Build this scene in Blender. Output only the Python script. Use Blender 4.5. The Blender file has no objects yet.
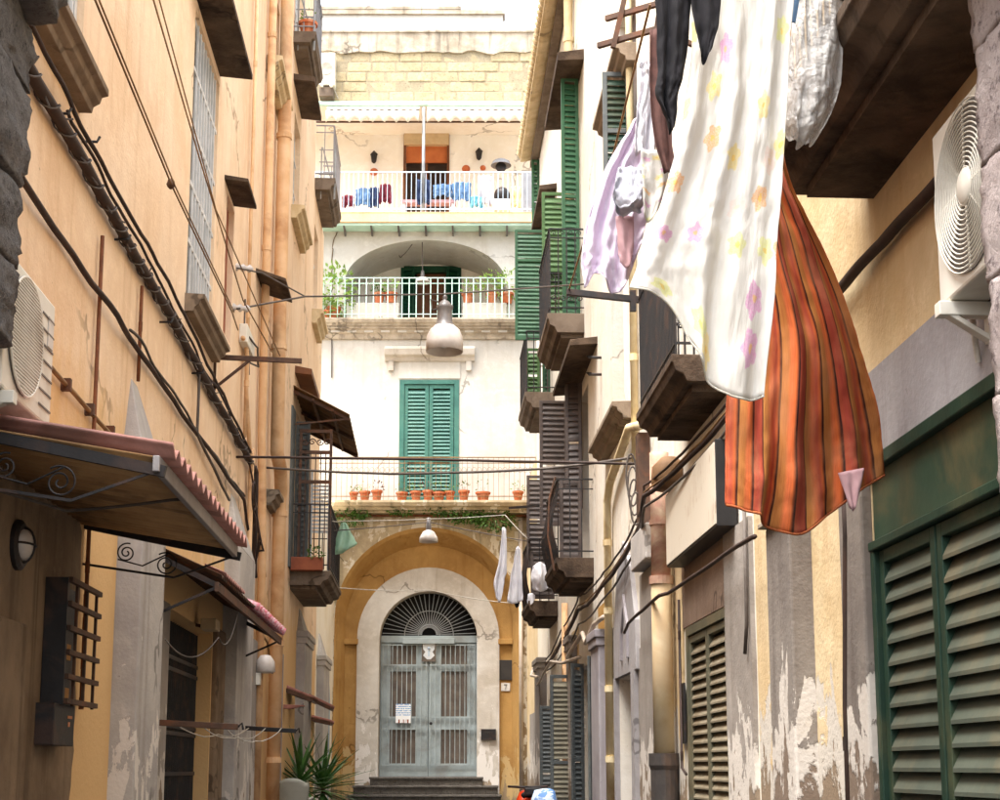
import bpy, bmesh, math, random
from mathutils import Vector, Matrix, noise as mnoise
from mathutils.geometry import tessellate_polygon
random.seed(11)
R_ = math.radians
SC = bpy.context.scene
COL = SC.collection

# ------------------------------------------------------------------ camera, sky, sun, exposure
FPX = 1500.0                                  # focal length in units of a 1000 px wide picture
PITCH = math.atan(1 / 6); YAW = math.atan(72 * math.cos(PITCH) / FPX)
FW = Vector((math.sin(YAW) * math.cos(PITCH), math.cos(YAW) * math.cos(PITCH), math.sin(PITCH)))
RT = Vector((math.cos(YAW), -math.sin(YAW), 0)); UP = RT.cross(FW)
cam_data = bpy.data.cameras.new('camera'); cam = bpy.data.objects.new('camera', cam_data); COL.objects.link(cam)
cam.matrix_world = Matrix((RT, UP, -FW)).transposed().to_4x4()
cam_data.sensor_fit = 'HORIZONTAL'; cam_data.sensor_width = 36; cam_data.lens = 54; cam_data.shift_y = 0.118
cam_data.clip_start = 0.05; cam_data.clip_end = 500
SC.camera = cam

SUN_EL, SUN_AZ = R_(70), R_(230)              # azimuth clockwise from +Y: high behind the camera, a little to the left
world = bpy.data.worlds.new('World'); SC.world = world; world.use_nodes = True
wn = world.node_tree; wn.nodes.clear()
wo = wn.nodes.new('ShaderNodeOutputWorld'); wb = wn.nodes.new('ShaderNodeBackground')
sky = wn.nodes.new('ShaderNodeTexSky'); sky.sky_type = 'NISHITA'; sky.sun_disc = False
sky.sun_elevation = SUN_EL; sky.sun_rotation = SUN_AZ; sky.air_density = 1.0; sky.dust_density = 4.0; sky.ozone_density = 1.0
hs = wn.nodes.new('ShaderNodeHueSaturation'); hs.inputs['Saturation'].default_value = 0.30
wn.links.new(sky.outputs[0], hs.inputs['Color']); wn.links.new(hs.outputs[0], wb.inputs['Color'])
wb.inputs['Strength'].default_value = 0.15
wn.links.new(wb.outputs[0], wo.inputs['Surface'])
sun_data = bpy.data.lights.new('sun', 'SUN'); sun = bpy.data.objects.new('sun', sun_data); COL.objects.link(sun)
sun_data.energy = 1.5; sun_data.angle = R_(36); sun_data.color = (1.0, 0.97, 0.93)
sd = Vector((math.sin(SUN_AZ) * math.cos(SUN_EL), math.cos(SUN_AZ) * math.cos(SUN_EL), math.sin(SUN_EL)))
sun.rotation_euler = sd.to_track_quat('Z', 'Y').to_euler()
SC.view_settings.view_transform = 'Standard'; SC.view_settings.look = 'None'
SC.view_settings.gamma = 1.0; SC.view_settings.exposure = 2.4; SC.view_settings.use_curve_mapping = False
SC.cycles.max_bounces = 8; SC.cycles.diffuse_bounces = 5

# ------------------------------------------------------------------ frames: a wall is a plane with u along it, o out of it, z up
class Fr:
    def __init__(s, O, U, N): s.O, s.U, s.N = Vector(O), Vector(U).normalized(), Vector(N).normalized()
    def P(s, u, o, z): return s.O + s.U * u + s.N * o + Vector((0, 0, z))
    def hit(s, px, py, o=0):
        d = FW * FPX + RT * (px - 500) - UP * (py - 518)
        q = d * ((s.O + s.N * o).dot(s.N) / d.dot(s.N)); return (q - s.O).dot(s.U), q.z
    def W(s, px, py, o=0):
        u, z = s.hit(px, py, o); return s.P(u, o, z)
XL, XR, DE = -2.1, 2.15, 33.0
FH = Vector((math.sin(YAW), math.cos(YAW), 0))
LW = Fr((XL, 0, 0), (0, 1, 0), (1, 0, 0))
RW = Fr((XR, 0, 0), (0, 1, 0), (-1, 0, 0))
EW = Fr(FH * DE, RT, -FH)
def Q(px, py, Y): return Fr((0, Y, 0), (1, 0, 0), (0, -1, 0)).W(px, py)
def ground(u): return -1.6 + 0.8 * min(1.15, max(0, (u - 4) / 27))

# ------------------------------------------------------------------ mesh collector
ORG = {}
class MB:
    def __init__(s): s.v, s.f, s.uv = [], [], None
    def add(s, vs, fs):
        n = len(s.v); s.v += [Vector(p) for p in vs]; s.f += [tuple(i + n for i in f) for f in fs]; return s
    def hexa(s, p): return s.add(p, [(0,1,2,3),(7,6,5,4),(0,4,5,1),(1,5,6,2),(2,6,7,3),(3,7,4,0)])
    def box(s, fr, u0, u1, o0, o1, z0, z1):
        P = fr.P
        return s.hexa([P(u0,o0,z0),P(u1,o0,z0),P(u1,o1,z0),P(u0,o1,z0),P(u0,o0,z1),P(u1,o0,z1),P(u1,o1,z1),P(u0,o1,z1)])
    def bar(s, a, b, w, h):
        a, b = Vector(a), Vector(b); d = (b - a).normalized()
        x = d.cross(Vector((0,0,1))); x = Vector((1,0,0)) if x.length < 1e-4 else x.normalized()
        y = x.cross(d); x = x * w / 2; y = y * h / 2
        return s.hexa([a-x-y,a+x-y,a+x+y,a-x+y,b-x-y,b+x-y,b+x+y,b-x+y])
    def prof(s, fr, u0, u1, pts):            # closed (o,z) profile run along u
        n = len(pts)
        vs = [fr.P(u0, o, z) for o, z in pts] + [fr.P(u1, o, z) for o, z in pts]
        return s.add(vs, [tuple(range(n)), tuple(range(2*n-1, n-1, -1))] + [(i, (i+1)%n, n+(i+1)%n, n+i) for i in range(n)])
    def plate(s, fr, poly, o0, o1):          # (u,z) polygon extruded in o
        n = len(poly); tri = tessellate_polygon([[Vector((u, z, 0)) for u, z in poly]])
        vs = [fr.P(u, o0, z) for u, z in poly] + [fr.P(u, o1, z) for u, z in poly]
        return s.add(vs, [tuple(t) for t in tri] + [tuple(i+n for i in t) for t in tri] + [(i,(i+1)%n,n+(i+1)%n,n+i) for i in range(n)])
    def face(s, fr, poly, o):
        tri = tessellate_polygon([[Vector((u, z, 0)) for u, z in poly]])
        return s.add([fr.P(u, o, z) for u, z in poly], [tuple(t) for t in tri])
    def strip(s, A, B):
        n = len(A); return s.add(list(A) + list(B), [(i, i+1, n+i+1, n+i) for i in range(n-1)])
    def tube(s, pts, r, seg=7, taper=None):
        pts = [Vector(p) for p in pts]; rings = []; x = None; n = len(pts)
        for i, p in enumerate(pts):
            d = (pts[min(i+1, n-1)] - pts[max(i-1, 0)]).normalized()
            if x is None: x = d.orthogonal().normalized()
            x = (x - d * x.dot(d)); x = d.orthogonal().normalized() if x.length < 1e-5 else x.normalized()
            y = d.cross(x); rr = r if taper is None else taper[i]
            rings.append([p + (x * math.cos(2*math.pi*k/seg) + y * math.sin(2*math.pi*k/seg)) * rr for k in range(seg)])
        vs = [q for ring in rings for q in ring]; fs = []
        for i in range(n-1):
            for k in range(seg): fs.append((i*seg+k, i*seg+(k+1)%seg, (i+1)*seg+(k+1)%seg, (i+1)*seg+k))
        fs += [tuple(range(seg)), tuple(range((n-1)*seg, n*seg))]
        return s.add(vs, fs)
    def lathe(s, c, prof, seg=20, axis=(0,0,1)):
        c = Vector(c); a = Vector(axis).normalized(); x = a.orthogonal().normalized(); y = a.cross(x); vs, fs = [], []
        for r, h in prof:
            for k in range(seg):
                t = 2*math.pi*k/seg; vs.append(c + a*h + (x*math.cos(t) + y*math.sin(t))*max(r, 1e-4))
        for i in range(len(prof)-1):
            for k in range(seg): fs.append((i*seg+k, i*seg+(k+1)%seg, (i+1)*seg+(k+1)%seg, (i+1)*seg+k))
        return s.add(vs, fs)
    def sphere(s, c, r, seg=12, rings=8, sq=(1,1,1), jit=0, seed=0):
        c = Vector(c); vs, fs = [], []
        for i in range(rings+1):
            ph = math.pi*i/rings
            for k in range(seg):
                t = 2*math.pi*k/seg; d = Vector((math.sin(ph)*math.cos(t), math.sin(ph)*math.sin(t), math.cos(ph)))
                m = 1 + jit*mnoise.noise(d*2.1 + Vector((seed*7.3, seed*3.1, 0)))
                vs.append(c + Vector((d.x*sq[0], d.y*sq[1], d.z*sq[2]))*r*m)
        for i in range(rings):
            for k in range(seg): fs.append((i*seg+k, i*seg+(k+1)%seg, (i+1)*seg+(k+1)%seg, (i+1)*seg+k))
        return s.add(vs, fs)
    def leaf(s, p, d, w, up=None):
        p = Vector(p); d = Vector(d); x = d.cross(up or Vector((random.uniform(-1,1), random.uniform(-1,1), random.uniform(-1,1))))
        x = d.orthogonal() if x.length < 1e-5 else x
        x = x.normalized()*w/2
        return s.add([p, p + d*.45 + x, p + d, p + d*.45 - x], [(0,1,2,3)])
    def holes(s, fr, u0, u1, z0, z1, hs, depth=.2, o=0):   # sheet with rectangular openings and their reveals
        us = sorted({u0, u1, *[min(max(x, u0), u1) for h in hs for x in h[:2]]}); zs = sorted({z0, z1, *[min(max(x, z0), z1) for h in hs for x in h[2:4]]})
        for a, b in zip(us, us[1:]):
            for c, d in zip(zs, zs[1:]):
                mu, mz = (a+b)/2, (c+d)/2
                if any(h[0] < mu < h[1] and h[2] < mz < h[3] for h in hs): continue
                s.add([fr.P(a,o,c), fr.P(b,o,c), fr.P(b,o,d), fr.P(a,o,d)], [(0,1,2,3)])
        for h in hs:
            dp = h[4] if len(h) > 4 else depth
            A = [fr.P(h[0],o,h[2]), fr.P(h[1],o,h[2]), fr.P(h[1],o,h[3]), fr.P(h[0],o,h[3]), fr.P(h[0],o,h[2])]
            s.strip(A, [p - fr.N*dp for p in A])
        return s
    def build(s, name, m, parent=None, smooth=False, bevel=0, solid=0, kind=None):
        vs = s.v
        if parent is not None: org = ORG[parent.name]
        else:
            lo = Vector((min(p.x for p in vs), min(p.y for p in vs), min(p.z for p in vs))); hi = Vector((max(p.x for p in vs), max(p.y for p in vs), 0))
            org = Vector(((lo.x+hi.x)/2, (lo.y+hi.y)/2, lo.z))
        me = bpy.data.meshes.new(name); me.from_pydata([tuple(p - org) for p in vs], [], s.f)
        if s.uv:
            ul = me.uv_layers.new(name='UVMap')
            for lp in me.loops: ul.data[lp.index].uv = s.uv[lp.vertex_index]
        bm = bmesh.new(); bm.from_mesh(me)
        if smooth and not s.uv: bmesh.ops.remove_doubles(bm, verts=bm.verts, dist=1e-5)
        bmesh.ops.recalc_face_normals(bm, faces=bm.faces); bm.to_mesh(me); bm.free()
        if smooth:
            for p in me.polygons: p.use_smooth = True
        me.materials.append(MAT[m] if isinstance(m, str) else m)
        o = bpy.data.objects.new(name, me); COL.objects.link(o); ORG[o.name] = org
        if parent is not None: o.parent = parent
        else: o.location = org
        if bevel:
            b = o.modifiers.new('bevel', 'BEVEL'); b.width = bevel; b.segments = 2; b.limit_method = 'ANGLE'; b.angle_limit = R_(40)
        if solid:
            b = o.modifiers.new('solid', 'SOLIDIFY'); b.thickness = solid; b.offset = 0
        if kind: o['kind'] = kind
        return o
def tag(o, label, cat, group=None):
    o['label'] = label; o['category'] = cat
    if group: o['group'] = group
    return o
def thing(name, loc, label, cat, group=None):
    e = bpy.data.objects.new(name, None); COL.objects.link(e); e.location = Vector(loc); ORG[e.name] = Vector(loc); e.empty_display_size = .2
    return tag(e, label, cat, group)
def rep(src, offs):
    out = []
    for d in offs:
        c = src.copy(); COL.objects.link(c); c.parent = src.parent; c.location = src.location + Vector(d); ORG[c.name] = ORG[src.name]; out.append(c)
    return out
def wob(pts, n=14, amp=.01, sag=0, seed=0):     # polyline resampled with a little unevenness and sag
    pts = [Vector(p) for p in pts]; out = []
    for a, b in zip(pts, pts[1:]):
        for i in range(n):
            t = i/n; p = a.lerp(b, t)
            p += Vector((mnoise.noise(p*1.7 + Vector((seed,0,0))), mnoise.noise(p*1.7 + Vector((0,seed+9,0))), mnoise.noise(p*1.9 + Vector((0,0,seed+4)))))*amp*(0 if i == 0 else 1)
            p.z -= sag*4*t*(1-t); out.append(p)
    return out + [pts[-1]]

# ------------------------------------------------------------------ materials
def lin(c):
    return tuple((x/255/12.92 if x/255 <= .04045 else ((x/255+.055)/1.055)**2.4) for x in c[:3]) + (1,)
MAT = {}
class NT:
    def __init__(s, name):
        s.m = bpy.data.materials.new(name); s.m.use_nodes = True; s.t = s.m.node_tree; s.t.nodes.clear()
        s.out = s.n('ShaderNodeOutputMaterial'); s.b = s.n('ShaderNodeBsdfPrincipled'); s.l(s.b.outputs[0], s.out.inputs[0])
        s.pos = s.n('ShaderNodeNewGeometry').outputs['Position']
    def n(s, t): return s.t.nodes.new(t)
    def l(s, a, b): s.t.links.new(a, b)
    def put(s, sock, v):
        if hasattr(v, 'is_linked') or hasattr(v, 'links'): s.l(v, sock)
        else: sock.default_value = v
    def noise(s, scale, detail=5, vec=None, stretch=None, rough=.6, dist=0):
        v = vec if vec is not None else s.pos
        if stretch:
            mp = s.n('ShaderNodeMapping'); mp.inputs['Scale'].default_value = stretch; s.l(v, mp.inputs['Vector']); v = mp.outputs[0]
        k = s.n('ShaderNodeTexNoise'); k.inputs['Scale'].default_value = scale; k.inputs['Detail'].default_value = detail; k.inputs['Roughness'].default_value = rough
        k.inputs['Distortion'].default_value = dist; s.l(v, k.inputs['Vector']); return k.outputs['Fac']
    def math(s, op, a, b=0.0, clamp=False):
        k = s.n('ShaderNodeMath'); k.operation = op; k.use_clamp = clamp; s.put(k.inputs[0], a); s.put(k.inputs[1], b); return k.outputs[0]
    def step(s, v, a, b, lo=0, hi=1):
        k = s.n('ShaderNodeMapRange'); k.interpolation_type = 'SMOOTHSTEP'
        s.put(k.inputs[0], v); k.inputs[1].default_value = a; k.inputs[2].default_value = b; k.inputs[3].default_value = lo; k.inputs[4].default_value = hi; return k.outputs[0]
    def mix(s, f, a, b, mode='MIX'):
        k = s.n('ShaderNodeMix'); k.data_type = 'RGBA'; k.blend_type = mode; s.put(k.inputs[0], f); s.put(k.inputs[6], a); s.put(k.inputs[7], b); return k.outputs[2]
    def zc(s):
        k = s.n('ShaderNodeSeparateXYZ'); s.l(s.pos, k.inputs[0]); return k.outputs
    def bump(s, h, strength, dist=.01):
        k = s.n('ShaderNodeBump'); k.inputs['Strength'].default_value = strength; k.inputs['Distance'].default_value = dist; s.l(h, k.inputs['Height']); s.l(k.outputs[0], s.b.inputs['Normal'])
    def done(s, name, col, rough, spec=.3, metal=0):
        s.put(s.b.inputs['Base Color'], col); s.put(s.b.inputs['Roughness'], rough); s.b.inputs['Specular IOR Level'].default_value = spec; s.b.inputs['Metallic'].default_value = metal
        MAT[name] = s.m; return s.m
def plain(name, c1, c2=None, rough=.75, scale=5, bump=.25, spec=.3, metal=0, rand=0, dist=.006, dirt=None, dirt_amt=.5, trans=0):
    k = NT(name); c2 = c2 or tuple(x*.82 for x in c1)
    a = k.noise(scale, 7); col = k.mix(k.step(a, .3, .7), lin(c1), lin(c2))
    if dirt: col = k.mix(k.math('MULTIPLY', k.step(k.noise(scale*.45, 9, dist=.6), .48, .66), dirt_amt), col, lin(dirt))
    if rand:
        oi = k.n('ShaderNodeObjectInfo'); hsv = k.n('ShaderNodeHueSaturation')
        k.l(k.math('MULTIPLY_ADD', oi.outputs['Random'], 2*rand), hsv.inputs['Value']); k.t.nodes[-1]
        mm = hsv.inputs['Value'].links[0].from_node; mm.inputs[2].default_value = 1-rand
        k.l(col, hsv.inputs['Color']); col = hsv.outputs[0]
    if bump: k.bump(k.noise(scale*6, 6), bump, dist)
    k.done(name, col, k.math('MULTIPLY_ADD', k.noise(scale*2, 4), .25) if False else rough, spec, metal)
    if trans:
        tr = k.n('ShaderNodeBsdfTranslucent'); k.put(tr.inputs['Color'], col); ms = k.n('ShaderNodeMixShader'); ms.inputs[0].default_value = trans
        k.l(k.b.outputs[0], ms.inputs[1]); k.l(tr.outputs[0], ms.inputs[2]); k.l(ms.outputs[0], k.out.inputs[0])
    return k.m
def plaster(name, c1, c2, dirt=(120,95,70), streak=.35, peel=None, low=None, bump=.35, scale=.9):
    """painted lime plaster: cloudy colour, rain streaks, and where asked flaking paint near the foot of the wall.
    peel = (colour, undercoat colour, height where it starts, depth over which it grows)"""
    k = NT(name)
    col = k.mix(k.step(k.noise(scale, 5, dist=.4), .32, .68), lin(c1), lin(c2))
    col = k.mix(k.math('MULTIPLY', k.step(k.noise(7, 4), .45, .75), .25), col, lin(tuple(min(255, x*1.12) for x in c1)))
    st = k.step(k.noise(1.0, 4, stretch=(5.5, 5.5, .35), dist=.3), .5, .78)
    col = k.mix(k.math('MULTIPLY', st, streak), col, lin(dirt))
    fine = k.noise(38, 3); h = k.math('ADD', k.math('MULTIPLY', k.noise(3.5, 4), 1.4), k.math('MULTIPLY', fine, .5))
    sp = k.step(k.noise(14, 4, rough=.75), .66, .72)
    col = k.mix(k.math('MULTIPLY', sp, .5), col, lin(tuple(x*.7 for x in dirt)))
    cv = k.n('ShaderNodeTexVoronoi'); cv.feature = 'DISTANCE_TO_EDGE'; cv.inputs['Scale'].default_value = .55; dv = k.n('ShaderNodeMix'); dv.data_type = 'VECTOR'; dv.inputs[0].default_value = .55
    dn_ = k.n('ShaderNodeTexNoise'); dn_.inputs['Scale'].default_value = 2.2; dn_.inputs['Detail'].default_value = 3; k.l(k.pos, dn_.inputs['Vector']); k.l(k.pos, dv.inputs[4]); k.l(dn_.outputs['Color'], dv.inputs[5]); k.l(dv.outputs[1], cv.inputs['Vector'])
    crack = k.math('MULTIPLY', k.step(cv.outputs['Distance'], .004, .010, 1, 0), k.step(k.noise(.8, 1), .5, .58)); col = k.mix(k.math('MULTIPLY', crack, .55), col, lin(tuple(x*.6 for x in dirt)))
    col = k.mix(k.math('MULTIPLY', k.step(k.noise(3.2, 5, rough=.7, dist=.8), .56, .72), .35), col, lin(tuple(min(255, x*1.05+12) for x in c1)))
    if low:                                     # a painted or grimy dado: (colour, top height, ragged width)
        z = k.zc()[2]; f = k.step(k.math('ADD', z, k.math('MULTIPLY', k.noise(1.6, 7, stretch=(3,3,1)), low[2])), low[1]+low[2]*.5-low[2]*.3, low[1]+low[2]*.5+low[2]*.3, 1, 0)
        col = k.mix(f, col, lin(low[0]))
    if peel:
        z = k.zc()[2]
        g = k.math('DIVIDE', k.math('SUBTRACT', peel[2], z), peel[3])
        n = k.noise(2.3, 7, stretch=(1.6, 1.6, .8), dist=.5, rough=.62)
        v = k.math('ADD', n, k.math('MULTIPLY', k.math('MINIMUM', g, 1.2), .35))
        v = k.math('ADD', v, k.math('MULTIPLY', k.math('SUBTRACT', k.noise(16, 4, rough=.7), .5), .12)); f1 = k.step(v, .60, .615); f2 = k.step(k.math('ADD', v, k.math('MULTIPLY', k.noise(9, 8), .25)), .88, .93)
        col = k.mix(f1, col, lin(peel[0])); col = k.mix(f2, col, lin(peel[1]))
        h = k.math('SUBTRACT', h, k.math('MULTIPLY', k.math('ADD', f1, f2), 2.2))
    k.bump(h, bump, .02)
    return k.done(name, col, .92, .15)
# walls
plaster('peach', (234,207,176), (225,192,156), dirt=(184,144,104), streak=.4, low=((218,180,128), 2.2, 1.6))
plaster('peach_low', (190,144,90), (168,122,74), dirt=(90,66,44), streak=.6)
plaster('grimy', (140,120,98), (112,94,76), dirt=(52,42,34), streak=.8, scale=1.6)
plaster('pilaster_grey', (186,180,172), (160,154,150), dirt=(120,108,98), streak=.4, peel=((214,206,196), (150,130,112), .3, 1.6))
plaster('pilaster_side', (160,154,156), (140,134,138), dirt=(110,100,96), streak=.4)
plaster('cream', (226,221,210), (218,209,192), dirt=(176,136,88), streak=.30)
plaster('cream_pale', (234,226,210), (226,214,190), dirt=(190,160,118), streak=.25)
plaster('ochre', (206,164,98), (190,146,82), dirt=(130,90,48), streak=.4)
plaster('ochre_faded', (206,186,150), (194,168,126), dirt=(168,126,80), streak=.4, peel=((196,188,176), (136,118,98), .55, .85))
plaster('grey_worn', (158,150,142), (134,126,118), dirt=(104,92,82), streak=.45, peel=((200,192,182), (132,116,98), .45, .85))
plaster('grey_dark', (132,124,116), (110,102,96), dirt=(76,66,60), streak=.5, peel=((196,188,178), (122,106,92), .55, .85))
plaster('purple_grey', (160,156,156), (144,139,138), dirt=(120,108,108), streak=.45)
plaster('brown_recess', (140,120,104), (118,98,84), dirt=(70,54,44), streak=.5)
plaster('facade_white', (200,197,190), (188,183,172), dirt=(158,146,124), streak=.35)
plaster('terrace_white', (238,236,230), (232,228,218), dirt=(206,196,176), streak=.15)
plaster('facade_base', (186,168,136), (150,134,108), dirt=(86,84,60), streak=.7, scale=1.8, peel=((202,190,168), (140,118,88), 6.0, 6))
plaster('arch_ochre', (176,138,82), (154,116,66), dirt=(120,76,30), streak=.45, peel=((188,160,112), (150,130,104), .3, 1.4))
plaster('surround', (200,194,184), (178,168,154), dirt=(132,116,98), streak=.5, peel=((218,212,204), (160,142,120), .9, 2.2))
plaster('peach_band', (230,196,156), (222,184,140), streak=.2)
plaster('coping', (190,178,160), (150,138,120), dirt=(78,70,60), streak=.75, scale=2.2)
plaster('blue_paint', (150,172,190), (136,158,178), dirt=(120,120,116), streak=.35)
plaster('concrete_dark', (96,80,66), (56,45,37), dirt=(30,24,20), streak=.5, scale=2.4, bump=.7)
plaster('concrete', (124,110,96), (98,85,73), dirt=(70,56,44), streak=.5, scale=2.5)
plaster('sill_stone', (140,124,106), (120,104,88), dirt=(76,62,50), streak=.4, scale=2.5)
plaster('tile_pale', (206,186,150), (188,164,124), dirt=(120,96,70), streak=.4, scale=3)
# stone and blocks
def rock(name, c1, c2, c3, scale, rand=.12, bump=1.0, dist=.05):
    k = NT(name); v = k.noise(scale, 10, rough=.7, dist=.5)
    col = k.mix(k.step(v, .3, .7), lin(c1), lin(c2)); col = k.mix(k.step(k.noise(scale*3.1, 8, rough=.75), .52, .68), col, lin(c3))
    oi = k.n('ShaderNodeObjectInfo'); hsv = k.n('ShaderNodeHueSaturation')
    mm = k.n('ShaderNodeMath'); mm.operation = 'MULTIPLY_ADD'; k.l(oi.outputs['Random'], mm.inputs[0]); mm.inputs[1].default_value = 2*rand; mm.inputs[2].default_value = 1-rand
    k.l(mm.outputs[0], hsv.inputs['Value']); k.l(col, hsv.inputs['Color'])
    k.bump(k.math('ADD', k.noise(scale*2.5, 10, rough=.75), k.math('MULTIPLY', k.noise(scale*9, 5), .4)), bump, dist)
    return k.done(name, hsv.outputs[0], .92, .2)
rock('lava', (104,102,101), (134,130,127), (64,62,61), 7)
rock('pink_stone', (206,192,188), (182,166,162), (110,96,96), 6, dist=.05)
rock('tuff', (182,168,136), (162,146,114), (120,106,82), 6, rand=.10, bump=.6, dist=.02)
rock('mortar', (166,154,128), (148,136,112), (116,104,84), 8, bump=.5, dist=.02)
rock('step_stone', (112,106,98), (92,86,80), (70,64,58), 5)
rock('paving', (78,76,74), (62,60,60), (44,42,42), 3)
# paints, metals
plain('iron_dark', (36,33,33), (26,23,23), rough=.55, scale=9, spec=.4, dirt=(84,56,40), dirt_amt=.45)
plain('iron_brown', (92,66,50), (66,48,38), rough=.7, scale=9, dirt=(120,70,40))
plain('rust_pipe', (128,76,44), (96,56,34), rough=.75, scale=9)
plain('cable_dark', (46,36,32), (64,46,38), rough=.75, scale=6)
plain('cable_grey', (96,88,82), (72,64,58), rough=.7, scale=6)
plain('wire_tan', (150,116,76), (112,84,56), rough=.7, scale=6)
plain('rope_white', (206,200,188), (176,168,154), rough=.9, scale=20)
plain('pipe_ochre', (220,182,140), (208,164,118), rough=.6, scale=4, dirt=(150,96,50), dirt_amt=.5)
plain('pipe_cream', (218,202,164), (204,184,140), rough=.65, scale=4, dirt=(150,116,70), dirt_amt=.5)
plain('pipe_yellow', (194,180,150), (178,160,126), rough=.65, scale=3, dirt=(150,110,66), dirt_amt=.4)
plain('pipe_red', (178,128,110), (200,180,152), rough=.8, scale=6, dirt=(124,84,70), dirt_amt=.6)
plain('pipe_boot', (70,64,60), (52,48,46), rough=.7, scale=5, dirt=(110,84,64))
plain('pipe_pvc', (196,182,166), (170,156,140), rough=.5, scale=4)
plain('galv', (160,162,160), (136,138,138), rough=.45, scale=6, metal=.4)
plain('lamp_grey', (112,106,102), (90,84,82), rough=.4, scale=5, spec=.5)
plain('lamp_shell', (208,200,192), (186,176,168), rough=.35, scale=5, spec=.5)
plain('ac_white', (226,222,210), (212,206,192), rough=.45, scale=3, bump=.05, spec=.4, dirt=(150,132,108), dirt_amt=.5)
plain('ac_shadow', (120,112,104), (96,90,84), rough=.7, scale=6)
plain('white_paint', (224,226,226), (206,210,212), rough=.5, scale=5, bump=.1)
plain('window_white', (214,212,208), (194,192,188), rough=.55, scale=5, bump=.1, dirt=(150,150,146), dirt_amt=.4)
plain('green_shop', (46,70,52), (38,58,44), rough=.55, scale=2.2, spec=.35, dirt=(104,92,62), dirt_amt=.6)
plain('green_slat', (84,90,78), (68,76,66), rough=.6, scale=2.2, spec=.3, dirt=(112,100,76), dirt_amt=.55)
plain('green_frame', (32,58,44), (26,48,36), rough=.55, scale=4, dirt=(80,80,54), dirt_amt=.5)
plain('olive_slat', (132,122,102), (110,102,84), rough=.65, scale=4, dirt=(110,92,68))
plain('olive_frame', (98,96,78), (82,80,64), rough=.6, scale=4, dirt=(120,104,76))
plain('green_bright', (58,100,70), (46,84,58), rough=.5, scale=4, spec=.4, dirt=(24,84,50))
plain('green_pale', (92,124,76), (76,108,64), rough=.5, scale=4)  # paler green, with the front-lit look of an open leaf put into colour
plain('teal', (60,112,100), (46,96,86), rough=.5, scale=4, spec=.4, dirt=(74,116,100))
plain('green_deep', (18,74,52), (14,62,44), rough=.45, scale=4)
plain('mint_paint', (196,226,210), (178,210,194), rough=.5, scale=4)
plain('pale_blue_paint', (194,208,220), (176,192,206), rough=.5, scale=4)
plain('brown_shutter', (86,74,68), (70,60,56), rough=.55, scale=4, spec=.4, dirt=(104,90,80))
plain('grey_shutter', (96,100,98), (80,84,84), rough=.55, scale=4)
plain('olive_grey', (136,130,110), (116,112,96), rough=.6, scale=4)
plain('door_grey', (170,180,180), (150,160,160), rough=.55, scale=3, dirt=(120,116,106), dirt_amt=.5)
plain('door_panel', (112,100,88), (92,82,74), rough=.5, scale=5)
plain('wood_brown', (118,74,44), (96,58,34), rough=.6, scale=4)
plain('wood_red', (150,84,54), (128,66,42), rough=.6, scale=4)
plain('wood_roof', (128,96,64), (104,76,50), rough=.7, scale=5, dirt=(70,52,38))
plain('orange_blind', (188,110,62), (172,96,52), rough=.6, scale=4)
plain('beige_box', (198,176,140), (180,158,124), rough=.6, scale=4)
plain('awning_pink', (196,146,136), (172,122,112), rough=.6, scale=6, dirt=(132,100,88), dirt_amt=.7, trans=.08)
plain('awning_under', (196,158,112), (174,136,94), rough=.7, scale=5, dirt=(84,60,42))
plain('awning_cloth', (240,234,216), (228,220,196), rough=.9, scale=5, trans=.25)
plain('terracotta', (196,112,72), (176,94,58), rough=.8, scale=8, dirt=(210,160,130))
plain('terracotta_roof', (166,116,102), (146,98,86), rough=.8, scale=8, dirt=(110,70,60))
plain('pot_dark', (82,74,66), (64,58,52), rough=.8, scale=8)
plain('leaf_green', (84,116,44), (58,88,32), rough=.55, scale=12, bump=0, rand=.2, trans=.3)
plain('leaf_light', (146,170,84), (110,142,60), rough=.55, scale=12, bump=0, rand=.2, trans=.35)
plain('leaf_dark', (74,112,52), (52,86,38), rough=.4, scale=9, bump=0, rand=.25, spec=.5, trans=.15)
plain('stem', (110,88,60), (88,70,48), rough=.9)
plain('plastic_chair', (168,166,152), (150,150,138), rough=.5, scale=3, bump=.05)
plain('interior_dark', (20,18,17), (14,13,12), rough=.9, bump=0)  # near-black backing: unlit room depth put into the colour
plain('interior_brown', (58,44,36), (44,34,28), rough=.9, bump=0)  # brown backing in openings, their unlit depth put into the colour
plain('black_cloth', (22,21,24), (30,28,32), rough=.95, scale=20, bump=.1)
plain('brown_cloth', (96,66,60), (76,52,48), rough=.95, scale=20)
plain('grey_cloth', (176,176,184), (156,156,166), rough=.95, scale=12)
plain('lilac_cloth', (238,230,240), (230,216,234), rough=.95, scale=6, bump=.1, trans=.3)
plain('white_cloth', (236,234,236), (222,220,226), rough=.95, scale=6, bump=.1, trans=.25)
plain('rose_cloth', (206,168,170), (186,146,150), rough=.95, scale=6, trans=.2)
plain('blue_cloth', (124,158,194), (104,140,182), rough=.95, scale=6, trans=.2)
plain('denim', (62,78,112), (48,60,90), rough=.95, scale=9)
plain('red_cloth', (134,58,70), (112,44,56), rough=.95, scale=9)
plain('yellow_cloth', (236,220,168), (222,204,150), rough=.95, scale=6)
plain('cyan_cloth', (140,204,216), (120,188,204), rough=.95, scale=6)
plain('mint_bag', (204,234,212), (186,222,196), rough=.5, scale=9, trans=.4)
plain('scooter_red', (214,62,24), (200,50,18), rough=.25, scale=3, bump=0, spec=.6)
plain('plaque_dark', (58,54,50), (46,42,40), rough=.4, scale=4)
plain('marble', (214,210,202), (196,190,182), rough=.5, scale=6)
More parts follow.
